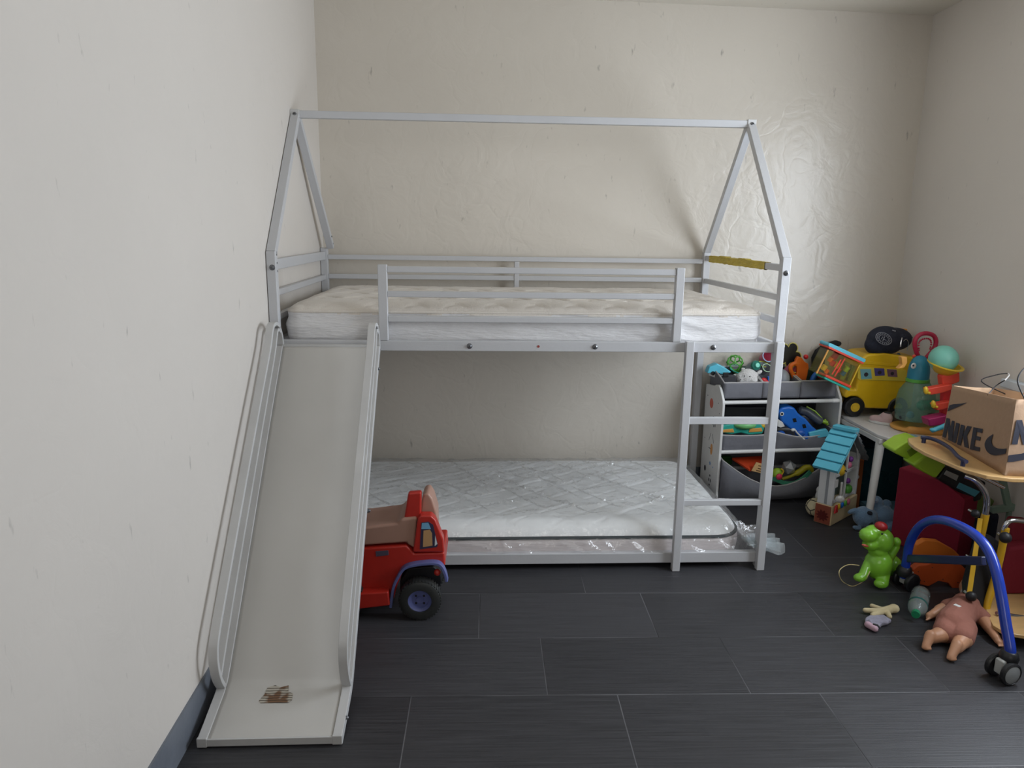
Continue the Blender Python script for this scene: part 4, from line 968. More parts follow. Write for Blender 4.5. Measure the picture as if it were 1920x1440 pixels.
c = at(1713, 686, yb - .052); ey = MB().lathe([(0, .004), (.010, .003), (.014, 0)], c, (.1, -1, 0), 20).build('eye', M_wh, bd); MB().ell(c + V((-.004, -.004, .002)), (.005, .002, .005), n=12).build('pupil', M_blk, ey)
mb = MB(); path = smoothpath([at(u, v, yb - .06) for u, v in ((1672, 784), (1682, 795), (1702, 803), (1722, 804), (1738, 797), (1756, 800))], 5)
mb.lathe([(.0, 0), (.095, 0), (.1, .008), (.095, .018), (.0, .018)], (bx_, yb, TZ + .001), (0, 0, 1), 36)
for a1, a2 in (((bx_ - .05, yb - .07, TZ + .014), (bx_ + .06, yb - .125, TZ + .014)), ((bx_ + .0, yb - .08, TZ + .014), (bx_ + .115, yb - .085, TZ + .014))): mb.cap(a1, a2, .02, .014)
mb.build('orange_feet', M_amber, bd, voxel=.005, relax=5)
for u, v, y, r, m_ in ((1707, 778, yb - .04, 7, pl('ball_blue', (40, 130, 160))), (1745, 782, yb - .02, 8, pl('ball_plum', (120, 40, 80))), (1692, 782, yb - .02, 6, M_blk), (1729, 760, yb - .01, 10, M_teal)):
    c = at(u, v, y); MB().ell(c, r * mpp(c), n=16).build('play_ball', m_, bd)
MB().tube([at(1728, 760, yb - .02), at(1760, 758, yb - .03)], [.026, .022], 18).build('green_chute', M_teal, bd)
# slide tower on its right
yt = .42
opx([(1766, 706), (1770, 702), (1800, 698), (1800, 716), (1790, 720), (1778, 724), (1768, 724)], yt, .04, 'red_funnel_base', M_coral, bd, .006)
opx([(1770, 720), (1786, 716), (1780, 790), (1766, 796)], yt + .01, .03, 'tower', M_rd, bd, .006)
for (u0, v0, u1, v1) in ((1737, 733, 1786, 724), (1750, 762, 1784, 756)):
    opx([(u0, v0 - 4), (u1, v1 - 4), (u1, v1 + 7), (u1 - 18, v1 + 13), (u0 + 8, v0 + 8)], yt - .02, .035, 'ramp', M_coral, bd, .005)
for u, v in ((1736, 732), (1750, 758)):
    mb = MB(); PE(mb, u, v, yt - .02, 4.5, 8, .010, RY(-.2)); PE(mb, u + 6, v + 5, yt - .02, 3, 3); mb.build('hand', M_yel, bd, voxel=.002)
opx([(1740, 786), (1778, 778), (1780, 796), (1744, 800)], yt - .03, .06, 'magenta_tray', pl('magenta_plastic', (170, 32, 96)), bd, .006)
c = at(1770, 694, yt + .03)
mb = MB(); mb.lathe([(.012, -.03), (.036, -.026), (.058, -.004), (.068, .012), (.077, .013), (.077, .017), (.064, .017), (.052, .0), (.030, -.018), (.008, -.024)], c + V((0, 0, .012)), (.12, -.22, 1), 32, closed=True); mb.build('yellow_funnel', M_yel, bd)
c = at(1769, 673, yt + .03); single(MB().ell(c, .062), 'toy_ball', 'pale aqua green ball resting in the yellow funnel', 'ball', pl('aqua_plastic', (126, 198, 180)), c)
# coil beneath
mb = MB(); mb.tube([at(1746, 808, yt - .05), at(1768, 800, yt - .06), at(1775, 796, yt - .06)], [.010, .012, .010], 12); mb.ell(at(1750, 806, yt - .05), (.016, .016, .010)); single(mb, 'blue_toy_hand', 'light blue toy wrist band piece at the table edge', 'toy', M_cy, at(1756, 806, yt - .05), voxel=.003)

# shoes
def shoe(u, v, y, s, rz, m_up, m_sole, label):
    c = at(u, v, y); c.z = TZ; t = thing('baby_shoe', label, 'shoe', c, rz, 'baby shoes on the table')
    L_, W_ = .11 * s, .042 * s
    mb = MB(); mb.ell((0, 0, .022), (L_ / 2, W_ / 2, .02)); mb.ell((-L_ * .22, 0, .035), (L_ * .28, W_ * .48, .030)); mb.ell((L_ * .25, 0, .02), (L_ * .25, W_ * .5, .018)); mb.build('upper', m_up, t, voxel=.003, world=False)
    MB().prism([(L_ * .5 * math.cos(a_), W_ * .52 * math.sin(a_), 0.001) for a_ in [2 * PI * i / 24 for i in range(24)]], (0, 0, .012)).build('sole', m_sole, t, bevel=.002, world=False)
    mb = MB()
    for k in range(3): mb.bar((L_ * (.02 + .07 * k), -W_ * .25, .047 - .006 * k), (L_ * (.02 + .07 * k), W_ * .25, .047 - .006 * k), .004, .003)
    mb.build('laces', M_wh, t, world=False)
    MB().ell((-L_ * .26, 0, .062), (L_ * .17, W_ * .33, .006)).build('opening', M_dark, t, world=False); return t
shoe(1652, 781, .70, 1.0, 2.3, mat('dusty_pink_leather', (206, 176, 176), .7), M_wh, 'pale pink baby shoe at the front of the white table')
shoe(1672, 774, .72, 1.15, 2.6, mat('brown_suede', (98, 80, 72), .9), mat('brown_sole', (84, 66, 58), .8), 'brown baby shoe between the bus and the bird toy')

# ================================================================== THINGS UNDER THE TABLE
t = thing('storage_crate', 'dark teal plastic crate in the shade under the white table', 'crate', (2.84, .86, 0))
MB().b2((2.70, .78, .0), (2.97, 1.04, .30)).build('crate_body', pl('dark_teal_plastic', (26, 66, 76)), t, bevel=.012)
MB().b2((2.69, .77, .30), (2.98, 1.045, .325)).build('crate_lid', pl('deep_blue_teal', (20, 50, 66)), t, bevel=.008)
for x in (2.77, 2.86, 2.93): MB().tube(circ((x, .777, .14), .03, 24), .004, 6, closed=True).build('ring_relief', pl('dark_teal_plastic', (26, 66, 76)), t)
t = thing('blue_tray', 'light blue flat tray on the floor under the white table', 'tray', (2.86, .62, 0))
MB().b2((2.74, .53, .0), (2.97, .74, .022)).build('tray_base', pl('dusty_blue_plastic', (96, 134, 150)), t, bevel=.006)
MB().tube([(2.745, .535, .024), (2.965, .535, .024), (2.965, .735, .024), (2.745, .735, .024)], .005, 8, closed=True).build('tray_rim', pl('dusty_blue_plastic', (96, 134, 150)), t)
t = thing('orange_box', 'brown orange box with a pale round mark behind the toy house', 'box', (2.70, .74, 0))
MB().b2((2.655, .70, 0), (2.72, .77, .26)).build('box_body', pl('brown_orange_card', (150, 82, 36), .7), t, bevel=.004)
MB().prism(circ((2.69, .6995, .17), .012, 18), (0, -.0008, 0)).build('round_mark', M_wh, t)

# blue plush, generic: lying on its side on the floor
pb = thing('plush_toy', 'blue grey plush animal with big dark eye patches lying under the table', 'plush toy', at(1640, 990, .46))
M_pl = mat('blue_grey_plush', (110, 140, 170), .95, bump=.6, bs=160, sheen=.4); M_pl2 = mat('pale_blue_plush', (142, 164, 190), .95, bump=.6, bs=160, sheen=.3)
mb = MB(); ph = .46
PE(mb, 1622, 969, ph, 22, 20, .055); PE(mb, 1654, 968, ph + .02, 26, 20, .05); PE(mb, 1643, 943, ph + .05, 12, 14, .03); PE(mb, 1662, 946, ph + .06, 9, 10, .025); PE(mb, 1668, 987, ph - .02, 13, 10, .03); PE(mb, 1684, 984, ph - .02, 8, 9, .025)
PE(mb, 1600, 958, ph + .0, 12, 5, .012, RY(-.35)); PE(mb, 1607, 990, ph - .03, 10, 4.5, .012, RY(.3))
mb.build('plush_body', M_pl, pb, voxel=.0045, relax=4)
for u, v, a_ in ((1631, 962, .3), (1632, 981, -.5)):
    c = at(u, v, ph - .046); MB().ell(c, (.0125, .010, .0095), RY(a_)).build('eye_patch', mat('dark_plush', (36, 40, 52), .9), pb)
mb = MB(); PE(mb, 1641, 938, ph + .015, 6, 6, .01); PE(mb, 1686, 984, ph - .045, 5, 6, .01); mb.build('paw_pad', M_pl2, pb)

# ================================================================== GREEN DINOSAUR
dn = thing('toy_dinosaur', 'glossy green toy dinosaur with a red crest and a pull string', 'toy dinosaur', (2.40, -.13, 0))
M_dg = pl('dinosaur_green', (126, 190, 52), .25, var=.06, coat=.4)
yd = -.10; mb = MB()
PE(mb, 1653, 1013, yd, 22, 24, .045); PE(mb, 1628, 1003, yd - .01, 17, 14, .032); PE(mb, 1632, 1020, yd - .01, 15, 12, .03); PE(mb, 1641, 995, yd, 20, 11, .03)
PE(mb, 1647, 1058, yd, 26, 30, .05); PE(mb, 1646, 1032, yd, 18, 14, .035)
mb.cap(at(1664, 1050, yd), at(1681, 1025, yd + .01), .020, .014); PE(mb, 1681, 1016, yd + .01, 8, 9, .018)
mb.cap(at(1627, 1055, yd), at(1618, 1080, yd - .03), .016, .019); PE(mb, 1612, 1083, yd - .035, 12, 8, .02)
mb.cap(at(1664, 1066, yd), at(1657, 1090, yd - .045), .016, .019); PE(mb, 1652, 1094, yd - .05, 14, 9, .022)
PE(mb, 1672, 1060, yd + .05, 18, 20, .04)
mb.build('dinosaur_body', M_dg, dn, voxel=.004, relax=4)
mb = MB(); PE(mb, 1652, 987, yd - .01, 12, 9, .022, RY(.2)); mb.build('red_crest', pl('dark_red_plastic', (158, 30, 34)), dn)
mb = MB(); PE(mb, 1622, 1023, yd - .036, 7, 2.6, .006, RY(.3)); mb.build('mouth', pl('mouth_coral', (176, 84, 60)), dn)
for u, v in ((1654, 1001), (1609, 1000)):
    mb = MB(); PE(mb, u, v, yd - (.047 if u > 1640 else .03), 2, 2, .002); mb.build('eye', M_blk, dn)
MB().tube(smoothpath([at(1611, 1060, yd - .02), at(1590, 1059, yd - .02), at(1575, 1068, yd - .05), at(1574, 1080, yd - .06)] + [V((*at(u, v, .003, 2).xy, .003)) for u, v in ((1582, 1092), (1598, 1099), (1614, 1093))] + [at(1625, 1083, yd - .06), at(1631, 1071, yd - .055)], 6), .0016, 8).build('pull_string', mat('cream_cord', (206, 188, 134), .8), dn)

# ================================================================== STANDING FRAME
M_wood = mat('varnished_birch', (216, 176, 120), .3, var=.15, vs=6, stretch=(1, 8, 8), coat=.3); M_nb = pl('navy_tube_plastic', (36, 44, 84), .3); M_chr = MATS['chrome']; M_bt = pl('blue_enamel', (24, 60, 170), .25, coat=.4); M_yt = pl('yellow_enamel', (214, 168, 36), .28, coat=.3)
sf = thing('standing_frame', 'wheeled standing frame with blue arched tube, yellow posts and wooden tray', 'standing frame', (2.62, -.35, 0))
XA = 2.465
ap = [at(u, v, XA, 0) for u, v in ((1694, 1082), (1700, 1050), (1706, 1018), (1722, 990), (1742, 977), (1765, 975), (1795, 984), (1828, 1003), (1852, 1030), (1866, 1065), (1876, 1110), (1886, 1170), (1894, 1218))]
ap.append(V((ap[-1].x, ap[-1].y, .07))); ap = smoothpath(ap, 6)
MB().tube(ap, .0165, 18).build('side_arch', M_bt, sf)
br = MB().bar(at(1702, 1047, XA, 0), at(1845, 1052, XA, 0), .018, .03).build('cross_bar', M_nb, sf, bevel=.004)
def caster(p, rz, m_cap=None):
    Rm = RZ(rz); P = V((p[0], p[1], 0)); r = .037
    st = MB().lathe([(0, .102), (.014, .102), (.024, .094), (.029, .078), (.025, .058), (.0, .046)], P, (0, 0, 1), 20)
    c_ = st.build('caster', M_blk, sf)
    axv = Rm @ V((1, 0, 0)); cc = P + Rm @ V((0, -.016, 0)) + V((0, 0, r))
    for s_ in (-1, 1):
        MB().lathe([(.0, -.008), (r * .9, -.008), (r, -.004), (r, .006), (r * .86, .010), (r * .82, .008), (0, .008)], cc + axv * (.027 * s_), axv * s_, 30).build('wheel', M_blk, c_)
        MB().lathe([(0, .0085), (r * .74, .0085), (r * .78, .0075), (0, .007)], cc + axv * (.0275 * s_), axv * s_, 26).build('wheel_cap', m_cap or mat('grey_wheel_cap', (150, 154, 156), .45), c_)
    MB().box(cc + V((0, 0, .012)), (.030, .044, .05), Rm).build('fork', mat('pale_grey_bracket', (176, 178, 176), .45), c_, bevel=.006)
pe = ap[-1]; ps = ap[0]
caster((pe.x, pe.y), -1.35); caster((ps.x, ps.y), 1.9, M_dark)
# tray
tz = .55
tr_ = [(1702, 821), (1704, 828), (1714, 836), (1735, 848), (1770, 863), (1810, 880), (1850, 891), (1900, 897)]
pts = [at(u, v, tz, 2) for u, v in tr_]
pts = [V((p.x, p.y, tz)) for p in pts] + [V((2.96, -.42, tz)), V((2.96, .12, tz)), V((2.66, .14, tz))]
MB().prism(pts, (0, 0, -.016)).build('wooden_tray', M_wood, sf, bevel=.004)
hb = smoothpath([at(u, v, tz + .022, 2) for u, v in ((1727, 820), (1745, 822), (1765, 830), (1783, 842), (1796, 856), (1812, 866))], 5)
hbar = MB().tube(hb, .0075, 12).build('grab_bar', M_nb, sf)
for p in (hb[2], hb[-3]): MB().cyl((p.x, p.y, tz), (p.x, p.y, p.z), .008, n=12).build('grab_bar_foot', M_nb, hbar)
# posts
YP = -.30
MB().tube(smoothpath([at(1810, 892, YP + .03), at(1828, 900, YP + .01), at(1844, 918, YP), at(1850, 940, YP), at(1847, 968, YP)], 6), .0115, 14).build('chrome_post', M_chr, sf)
MB().tube([at(1848, 964, YP), at(1838, 1010, YP)], .0135, 16).build('yellow_sleeve', M_yt, sf)
MB().bar(at(1838, 972, YP - .01), at(1816, 1122, YP - .12), .016, .010).build('yellow_channel', M_yt, sf, bevel=.002)
mb = MB(); mb.prism([at(1843, 1000, -.30), at(1868, 1010, -.30), at(1856, 1100, -.36), at(1848, 1150, -.40), at(1832, 1146, -.40), at(1815, 1126, -.39), at(1813, 1100, -.37), at(1826, 1052, -.33)], (0, .035, 0)); mb.build('black_column', M_dark, sf, bevel=.006)
yp2 = -.38
MB().tube(smoothpath([at(1886, 990, yp2), at(1876, 1040, yp2), at(1864, 1090, yp2), at(1852, 1130, yp2 - .01), at(1848, 1155, yp2 - .02), at(1856, 1174, yp2 - .03), at(1880, 1183, yp2 - .02), at(1915, 1180, yp2)], 6), .0125, 16).build('yellow_post', M_yt, sf)
MB().tube(smoothpath([at(1882, 994, yp2), at(1887, 982, yp2), at(1898, 976, yp2), at(1930, 979, yp2), at(1960, 985, yp2)], 6), .0085, 14).build('chrome_handle', M_chr, sf)
for u, v, y, r in ((1882 + 3, 1008, yp2 - .03, .020), (1829, 963, YP - .02, .015), (1821, 1118, -.42, .018), (1824, 1050, -.36, .013)):
    c = at(u, v, y); kn = MB().ell(c, r, n=18).build('knob', M_dark, sf); MB().cyl(c, c + V((.0, .035, -.0)), .006, n=10).build('knob_stem', M_chr, kn)
for (a_, b2) in (((1840, 893), (1882, 914)), ((1868, 1150), (1925, 1158))):
    MB().cyl(at(*a_, YP if a_[1] < 1000 else -.45), at(*b2, YP if a_[1] < 1000 else -.45), .007, n=12).build('chrome_rod', M_chr, sf)
# foot plate (wood) and column to it
fpz = .055
fpp = [(1846, 1120), (1850, 1150), (1862, 1172), (1885, 1186), (1925, 1192)]
pts = [at(u, v, fpz, 2) for u, v in fpp]
MB().prism([V((p.x, p.y, fpz)) for p in pts] + [V((2.95, -.55, fpz)), V((2.95, -.28, fpz)), V((2.66, -.26, fpz))], (0, 0, -.014)).build('foot_plate', M_wood, sf, bevel=.003)
MB().tube([(2.95, -.78, .09), (2.95, -.7, .30), (2.95, -.5, .36), (2.95, -.3, .34), (2.95, -.15, .08)], .015, 14).build('side_arch', M_bt, sf)
caster((2.95, -.78), -.3); caster((2.95, -.15), .5)
opx([(1878, 1062), (1888, 1040), (1896, 1028), (1935, 1022), (1935, 1115), (1890, 1116), (1876, 1108)], -.30, .06, 'maroon_cushion', mat('maroon_cloth', (126, 20, 40), .8, bump=.2), sf, .015, 3)
opx([(1897, 990), (1905, 975), (1935, 978), (1935, 1020), (1898, 1024)], -.24, .05, 'maroon_backrest', MATS['maroon_cloth'], sf, .01, 3)

# ================================================================== SHOPPING BAG
M_kraft = mat('kraft_paper', (174, 143, 116), .8, bump=.2, bs=40, var=.05, vs=60)
M_kin = mat('kraft_paper_inside', (206, 176, 146), .85); M_ink = pl('dark_print_ink', (48, 50, 64), .6)
zt0 = tz + .0005
A = at(1766, 822, tz, 2); Bc = at(1884, 892, tz, 2)          # lower corners of the front face
fd = (Bc - A); fd.z = 0; fw = fd.length; fd.normalize()
fn = V((fd.y, -fd.x, 0))                                      # outward normal, toward the camera
bagH = .255; bagD = .17
bg = thing('paper_bag', 'brown paper shopping bag with NIKE lettering and black cord handles on the wooden tray', 'bag', (A + Bc) / 2 + V((0, 0, .001)))
C_ = Bc - fn * bagD; D_ = A - fn * bagD
def topp(P, dz_, dx_=0.): return P + V((dx_, 0, bagH + dz_))
bot = [A, Bc, C_, D_]; bot = [V((p.x, p.y, tz + .001)) for p in bot]
# top corners: follow the seen leaning of the mouth
Ta = at(1786, 723, A.y + .03); Tb = at(1906, 749, Bc.y - .004)
k_ = .98
tops = [Ta, Tb, Tb - fn * bagD * k_, Ta - fn * bagD * k_]
tops[2].z = Tb.z + .004; tops[3].z = Ta.z - .004
mb = MB()
def face(i, j, crease=0.):
    n_ = fn if i == 0 else None
    def f(s, t_):
        p = bot[i].lerp(bot[j], s).lerp(tops[i].lerp(tops[j], s), t_)
        e = (bot[j] - bot[i]).normalized(); o_ = V((e.y, -e.x, 0)); return p + o_ * (.004 * noise.noise(V((s * 3 + i * 7, t_ * 3, 1))) * math.sin(PI * s) - crease * math.sin(PI * s) * (1 - abs(2 * s - 1)) * t_)
    mb.grid(f, 16, 12); return f
f_front = face(0, 1); f_side = face(1, 2, .012); f_back = face(2, 3); f_l = face(3, 0, .012)
mb.grid(lambda s, t_: bot[0].lerp(bot[1], s).lerp(bot[3].lerp(bot[2], s), t_), 4, 4)
paper = mb.build('paper_body', M_kraft, bg, solid=.0015)
mb = MB(); 
def inner(fn_, sgn): mb.grid(lambda s, t_: V(fn_(s, .82 + .18 * t_)) + sgn * .0022, 16, 2)
cen = (A + C_) / 2
for fn_, (i, j) in ((f_front, (0, 1)), (f_side, (1, 2)), (f_back, (2, 3)), (f_l, (3, 0))):
    e = (bot[j] - bot[i]).normalized(); o_ = V((e.y, -e.x, 0)); inner(fn_, -o_)
mb.build('turned_hem', M_kin, bg)
# lettering in face coordinates (s 0..1 across, t 0..1 up), sheared to the right
def glyph(polys, fface, off, name, m=M_ink):
    mb = MB()
    for poly in polys:
        v_ = [mb.bm.verts.new(V(fface(s, t_)) + off) for s, t_ in poly]; mb.bm.faces.new(v_)
    return mb.build(name, m, paper, solid=.0006, smooth=False)
def face_st(fface_pts, u, v):
    return None
import itertools
def solve_st(fface, u, v):
    """face coordinates whose view matches a photo position"""
    s, t_ = .5, .5
    def pr(s, t_):
        q = CM.transposed() @ (V(fface(s, t_)) - CAM); return 960 + FPX * q.x / -q.z, 720 - FPX * q.y / -q.z
    for _ in range(25):
        a0, b0 = pr(s, t_); h = 1e-3; a1, b1 = pr(s + h, t_); a2, b2 = pr(s, t_ + h)
        J = ((a1 - a0) / h, (a2 - a0) / h, (b1 - b0) / h, (b2 - b0) / h); d_ = J[0] * J[3] - J[1] * J[2]
        ex, ey = u - a0, v - b0; s += (ex * J[3] - ey * J[1]) / d_; t_ += (J[0] * ey - J[2] * ex) / d_
    return min(max(s, -.2), 1.2), min(max(t_, -.2), 1.2)
def G(px, clip=True):
    out = []
    for u, v in px:
        s, t_ = solve_st(f_front, u, v); out.append((min(max(s, .004), .998), min(max(t_, .004), .998)))
    return out
offF = fn * .0035
# NIKE: letters (photo positions of their corners on the bag front)
Nl = [[(1776.5, 783.5), (1782, 785), (1774.5, 821), (1768.6, 818.5)], [(1776.5, 783.5), (1782, 785), (1786.5, 827.5), (1780.5, 825.5)], [(1786.5, 788.5), (1791.5, 790), (1786.5, 827.5), (1779, 824.5)]]
Il = [[(1794.5, 792.5), (1801, 794.5), (1793.5, 831), (1786.8, 828.5)]]
Kl = [[(1803.5, 796), (1810.5, 798), (1803, 835.5), (1796, 833)], [(1807, 815), (1815.5, 798.5), (1823.5, 800), (1813, 820)], [(1807, 816), (1813.5, 811), (1818, 840.5), (1810, 838)]]
El = [[(1827, 801), (1834, 803), (1827, 844), (1820, 842)], [(1827, 801), (1844.5, 804.5), (1843, 812), (1829, 809)], [(1827, 816), (1840.5, 819.5), (1839, 826.5), (1826, 823.5)], [(1821, 835), (1839.5, 839), (1838, 846.5), (1820, 842.5)]]
for nm, L_ in (('letter_n', Nl), ('letter_i', Il), ('letter_k', Kl), ('letter_e', El)):
    glyph([G(p) for p in L_], f_front, offF, 'letter')
sw = smoothpath([V((u, v, 0)) for u, v in ((1864, 814), (1853, 822), (1848, 834), (1853, 847), (1864, 853.5), (1876, 853), (1887, 850.5))], 5)
sw2 = smoothpath([V((u, v, 0)) for u, v in ((1889, 841), (1880, 841.5), (1870, 840), (1863, 835), (1861, 826), (1864, 814))], 5)
poly = [(p.x, p.y) for p in sw] + [(p.x, p.y) for p in sw2[:-1]]
glyph([G(poly)], f_front, offF, 'swoosh')
tail = smoothpath([V((u, v, 0)) for u, v in ((1778, 771), (1790, 766), (1802, 761), (1815, 755))], 4) + smoothpath([V((u, v, 0)) for u, v in ((1815, 755), (1802, 757), (1790, 758), (1782, 760))], 4)[1:]
glyph([G([(p.x, p.y) for p in tail])], f_front, offF, 'swoosh')
e = (bot[2] - bot[1]).normalized(); offS = V((e.y, -e.x, 0)) * .004
glyph([[(.03, .42), (.14, .42), (.16, .74), (.05, .74)], [(.05, .74), (.16, .74), (.36, .42), (.25, .42)], [(.25, .42), (.36, .42), (.38, .74), (.27, .74)]], f_side, offS, 'letter')
glyph([[(.0, .275), (.25, .30), (.6, .40), (.8, .5), (.55, .32), (.3, .22), (.1, .19), (.0, .185)]], f_side, offS, 'swoosh')
# cord handles
M_cord = mat('black_cord', (34, 34, 38), .8); M_wc = mat('white_cord_tip', (226, 226, 226), .7)
def on_top(i, j, s, dz_=0.): p = tops[i].lerp(tops[j], s); return p + V((0, 0, dz_))
h1 = smoothpath([on_top(2, 3, .80, -.02), at(1840, 715, tops[3].y + .02), at(1868, 703, tops[3].y + .02), at(1890, 700, tops[3].y + .02)], 6)
MB().tube(h1, .0022, 8).build('cord_handle', M_cord, bg)
MB().tube(smoothpath([h1[-1], at(1892, 704, tops[3].y), at(1884, 713, tops[3].y - .01)], 4), .0027, 8).build('cord_tip', M_wc, bg)
MB().tube(smoothpath([at(1884, 713, tops[3].y - .01), at(1868, 723, tops[0].y - .02), on_top(0, 1, .60, -.006)], 4), .0022, 8).build('cord_handle', M_cord, bg)
MB().tube(smoothpath([on_top(1, 2, .2, -.01), at(1908, 715, Tb.y + .02), at(1921, 690, Tb.y + .04), at(1945, 680, Tb.y + .07)], 6), .0024, 8).build('cord_handle', M_cord, bg)

# ================================================================== PILE UNDER THE TRAY
t = thing('lime_toy_vehicle', 'lime green toy hood shell wedged beneath the wooden tray', 'toy', (2.62, .13, .40))
yl = .13
opx([(1676, 844), (1700, 828), (1722, 822), (1742, 836), (1732, 860), (1714, 868), (1694, 858), (1678, 850)], yl, .10, 'shell', M_lime, t, .010, 3)
opx([(1700, 846), (1716, 834), (1736, 840), (1726, 858), (1710, 862)], yl - .003, .02, 'recess', pl('dark_lime_plastic', (112, 136, 40)), t, .004)
t = thing('toy_scooter_deck', 'lime and black toy console with a blue screen below the tray', 'toy', (2.75, .06, .36))
opx([(1712, 872), (1742, 850), (1776, 872), (1756, 898), (1732, 886)], .07, .09, 'lime_cover', M_lime, t, .010, 3)
opx([(1758, 898), (1776, 873), (1850, 905), (1840, 938), (1828, 942), (1790, 918)], .08, .07, 'black_body', M_dark, t, .008, 3)
opx([(1800, 905), (1838, 922), (1828, 932), (1794, 915)], .076, .006, 'blue_screen', pl('screen_teal', (70, 140, 160)), t, .002)
opx([(1770, 890), (1775, 882), (1798, 892), (1794, 902)], .076, .006, 'silver_panel', mat('silver_trim', (170, 172, 170), .4, .5), t, .002)
opx([(1828, 938), (1848, 925), (1866, 940), (1850, 968), (1830, 958)], .10, .06, 'green_tail', pl('moss_plastic', (88, 110, 52)), t, .006)
single(MB().ell(at(1711, 821, .44), (.026, .03, .016)), 'pale_blue_toy', 'pale grey blue toy lump on the table edge behind the lime hood shell', 'toy', pl('pale_blue_grey', (130, 160, 170)), at(1711, 826, .44))
t = thing('storage_cube', 'crimson fabric storage cube in the shadow under the wooden tray', 'storage box', (2.80, .27, 0))
M_crim = mat('crimson_fabric', (132, 14, 44), .85, bump=.2, bs=50)
q1, q2, q3 = at(1690, 985, .28), at(1804, 1045, .02), None
x0_, y0_ = 2.69, .28; x1_, y1_ = 2.80, .02
fz = .40
mb = MB(); P_ = [V((2.66, .30, 0)), V((2.80, .045, 0)), V((2.95, .13, 0)), V((2.81, .385, 0))]
mb.prism([P_[0], P_[1], P_[1] + V((0, 0, .30)), P_[1].lerp(P_[0], .30) + V((0, 0, .345)), P_[0] + V((0, 0, .355))], (P_[3] - P_[0])); mb.build('cube_body', M_crim, t, bevel=.006)
MB().tube([P_[1] + V((-.002, -.002, 0)), P_[1] + V((-.002, -.002, .30))], .004, 8).build('seam_piping', M_crim, t)
# orange cut foam boards
mb = MB(); mb.out([(1714, 1040), (1718, 1022), (1735, 1013), (1760, 1015), (1790, 1032), (1800, 1042), (1800, 1052), (1716, 1052)], -.03, .03)
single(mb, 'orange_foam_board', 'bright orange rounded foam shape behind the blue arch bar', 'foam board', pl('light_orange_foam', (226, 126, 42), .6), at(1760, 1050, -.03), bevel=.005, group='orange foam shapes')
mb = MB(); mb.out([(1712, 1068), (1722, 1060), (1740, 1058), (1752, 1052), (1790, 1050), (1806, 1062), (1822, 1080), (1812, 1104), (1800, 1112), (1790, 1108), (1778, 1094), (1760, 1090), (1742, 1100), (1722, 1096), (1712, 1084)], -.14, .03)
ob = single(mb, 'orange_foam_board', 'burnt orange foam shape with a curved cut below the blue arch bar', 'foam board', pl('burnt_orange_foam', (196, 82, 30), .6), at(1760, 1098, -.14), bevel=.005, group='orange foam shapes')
hm = MB()
for u, v in ((1722, 1072), (1733, 1090), (1768, 1086), (1748, 1064), (1812, 1080), (1726, 1088), (1796, 1092)):
    c = at(u, v, -.1405); hm.cyl(c, c + V((0, -.0008, 0)), .0022, n=8)
bmesh.ops.translate(hm.bm, verts=hm.bm.verts, vec=-ob.location); hm.build('pin_hole', M_dark, ob, world=False)
# things deep at the right edge
t = thing('grey_green_chair', 'pale grey green frame piece behind the tray at the right edge', 'frame', (2.90, .02, 0))
opx([(1876, 898), (1888, 898), (1898, 946), (1888, 952)], .02, .02, 'strut', pl('grey_green_plastic', (120, 142, 128)), t, .003)
opx([(1860, 952), (1905, 946), (1908, 958), (1862, 964)], .02, .02, 'cross_piece', pl('grey_green_plastic', (120, 142, 128)), t, .003)
MB().b2(at(1880, 1075, .03), at(1891, 960, .03) + V((.0, .015, 0))).build('lower_strut', pl('grey_green_plastic', (120, 142, 128)), t, bevel=.002)
single(MB().out([(1812, 935), (1850, 968), (1862, 950), (1930, 950), (1930, 900), (1870, 900), (1850, 915), (1820, 920)], .20, .03), 'beige_board', 'beige board leaning in shadow behind the chrome post', 'board', mat('beige_card', (146, 132, 108), .8), at(1860, 960, .2), bevel=.003)
single(MB().out([(1806, 965), (1826, 958), (1850, 966), (1930, 962), (1930, 1035), (1812, 1045)], .10, .08), 'dark_bag', 'dark navy cloth bag slumped behind the yellow posts', 'bag', M_navy, at(1860, 1040, .12), bevel=.015, seg=3)

# ================================================================== FLOOR THINGS
# bottle
bo = thing('water_bottle', 'clear empty plastic water bottle with a green cap lying on the floor', 'bottle', at(1722, 1130, .03, 2))
c1 = at(1717, 1152, .030, 2); c2 = at(1730, 1100, .038, 2); axv = (c2 - c1); Lb = axv.length; axv.normalize()
Lb = .19
M_pet = film('clear_bottle_plastic', (226, 236, 234), .16, .06, .25, 30.)
MB().lathe([(.012, 0), (.013, .012), (.020, .022), (.030, .040), (.0325, .06), (.0325, .075), (.029, .09), (.029, .10), (.0325, .112), (.0325, .125), (.030, .14), (.0325, .152), (.032, .18), (.026, .19), (.0, .186)], V((c1.x, c1.y, .033)), V((axv.x, axv.y, 0)), 30).build('bottle_body', M_pet, bo)
MB().lathe([(0, -.010), (.0135, -.010), (.0145, -.007), (.0145, .008), (.013, .009)], V((c1.x, c1.y, .033)), V((axv.x, axv.y, 0)), 24).build('cap', pl('bottle_green_plastic', (24, 130, 88)), bo)
MB().lathe([(.0332, .062), (.0332, .075), (.0328, .075), (.0328, .062)], V((c1.x, c1.y, .033)), V((axv.x, axv.y, 0)), 30, closed=True).build('label_band', film('teal_label_film', (60, 130, 122), .5, .3, 0.), bo)
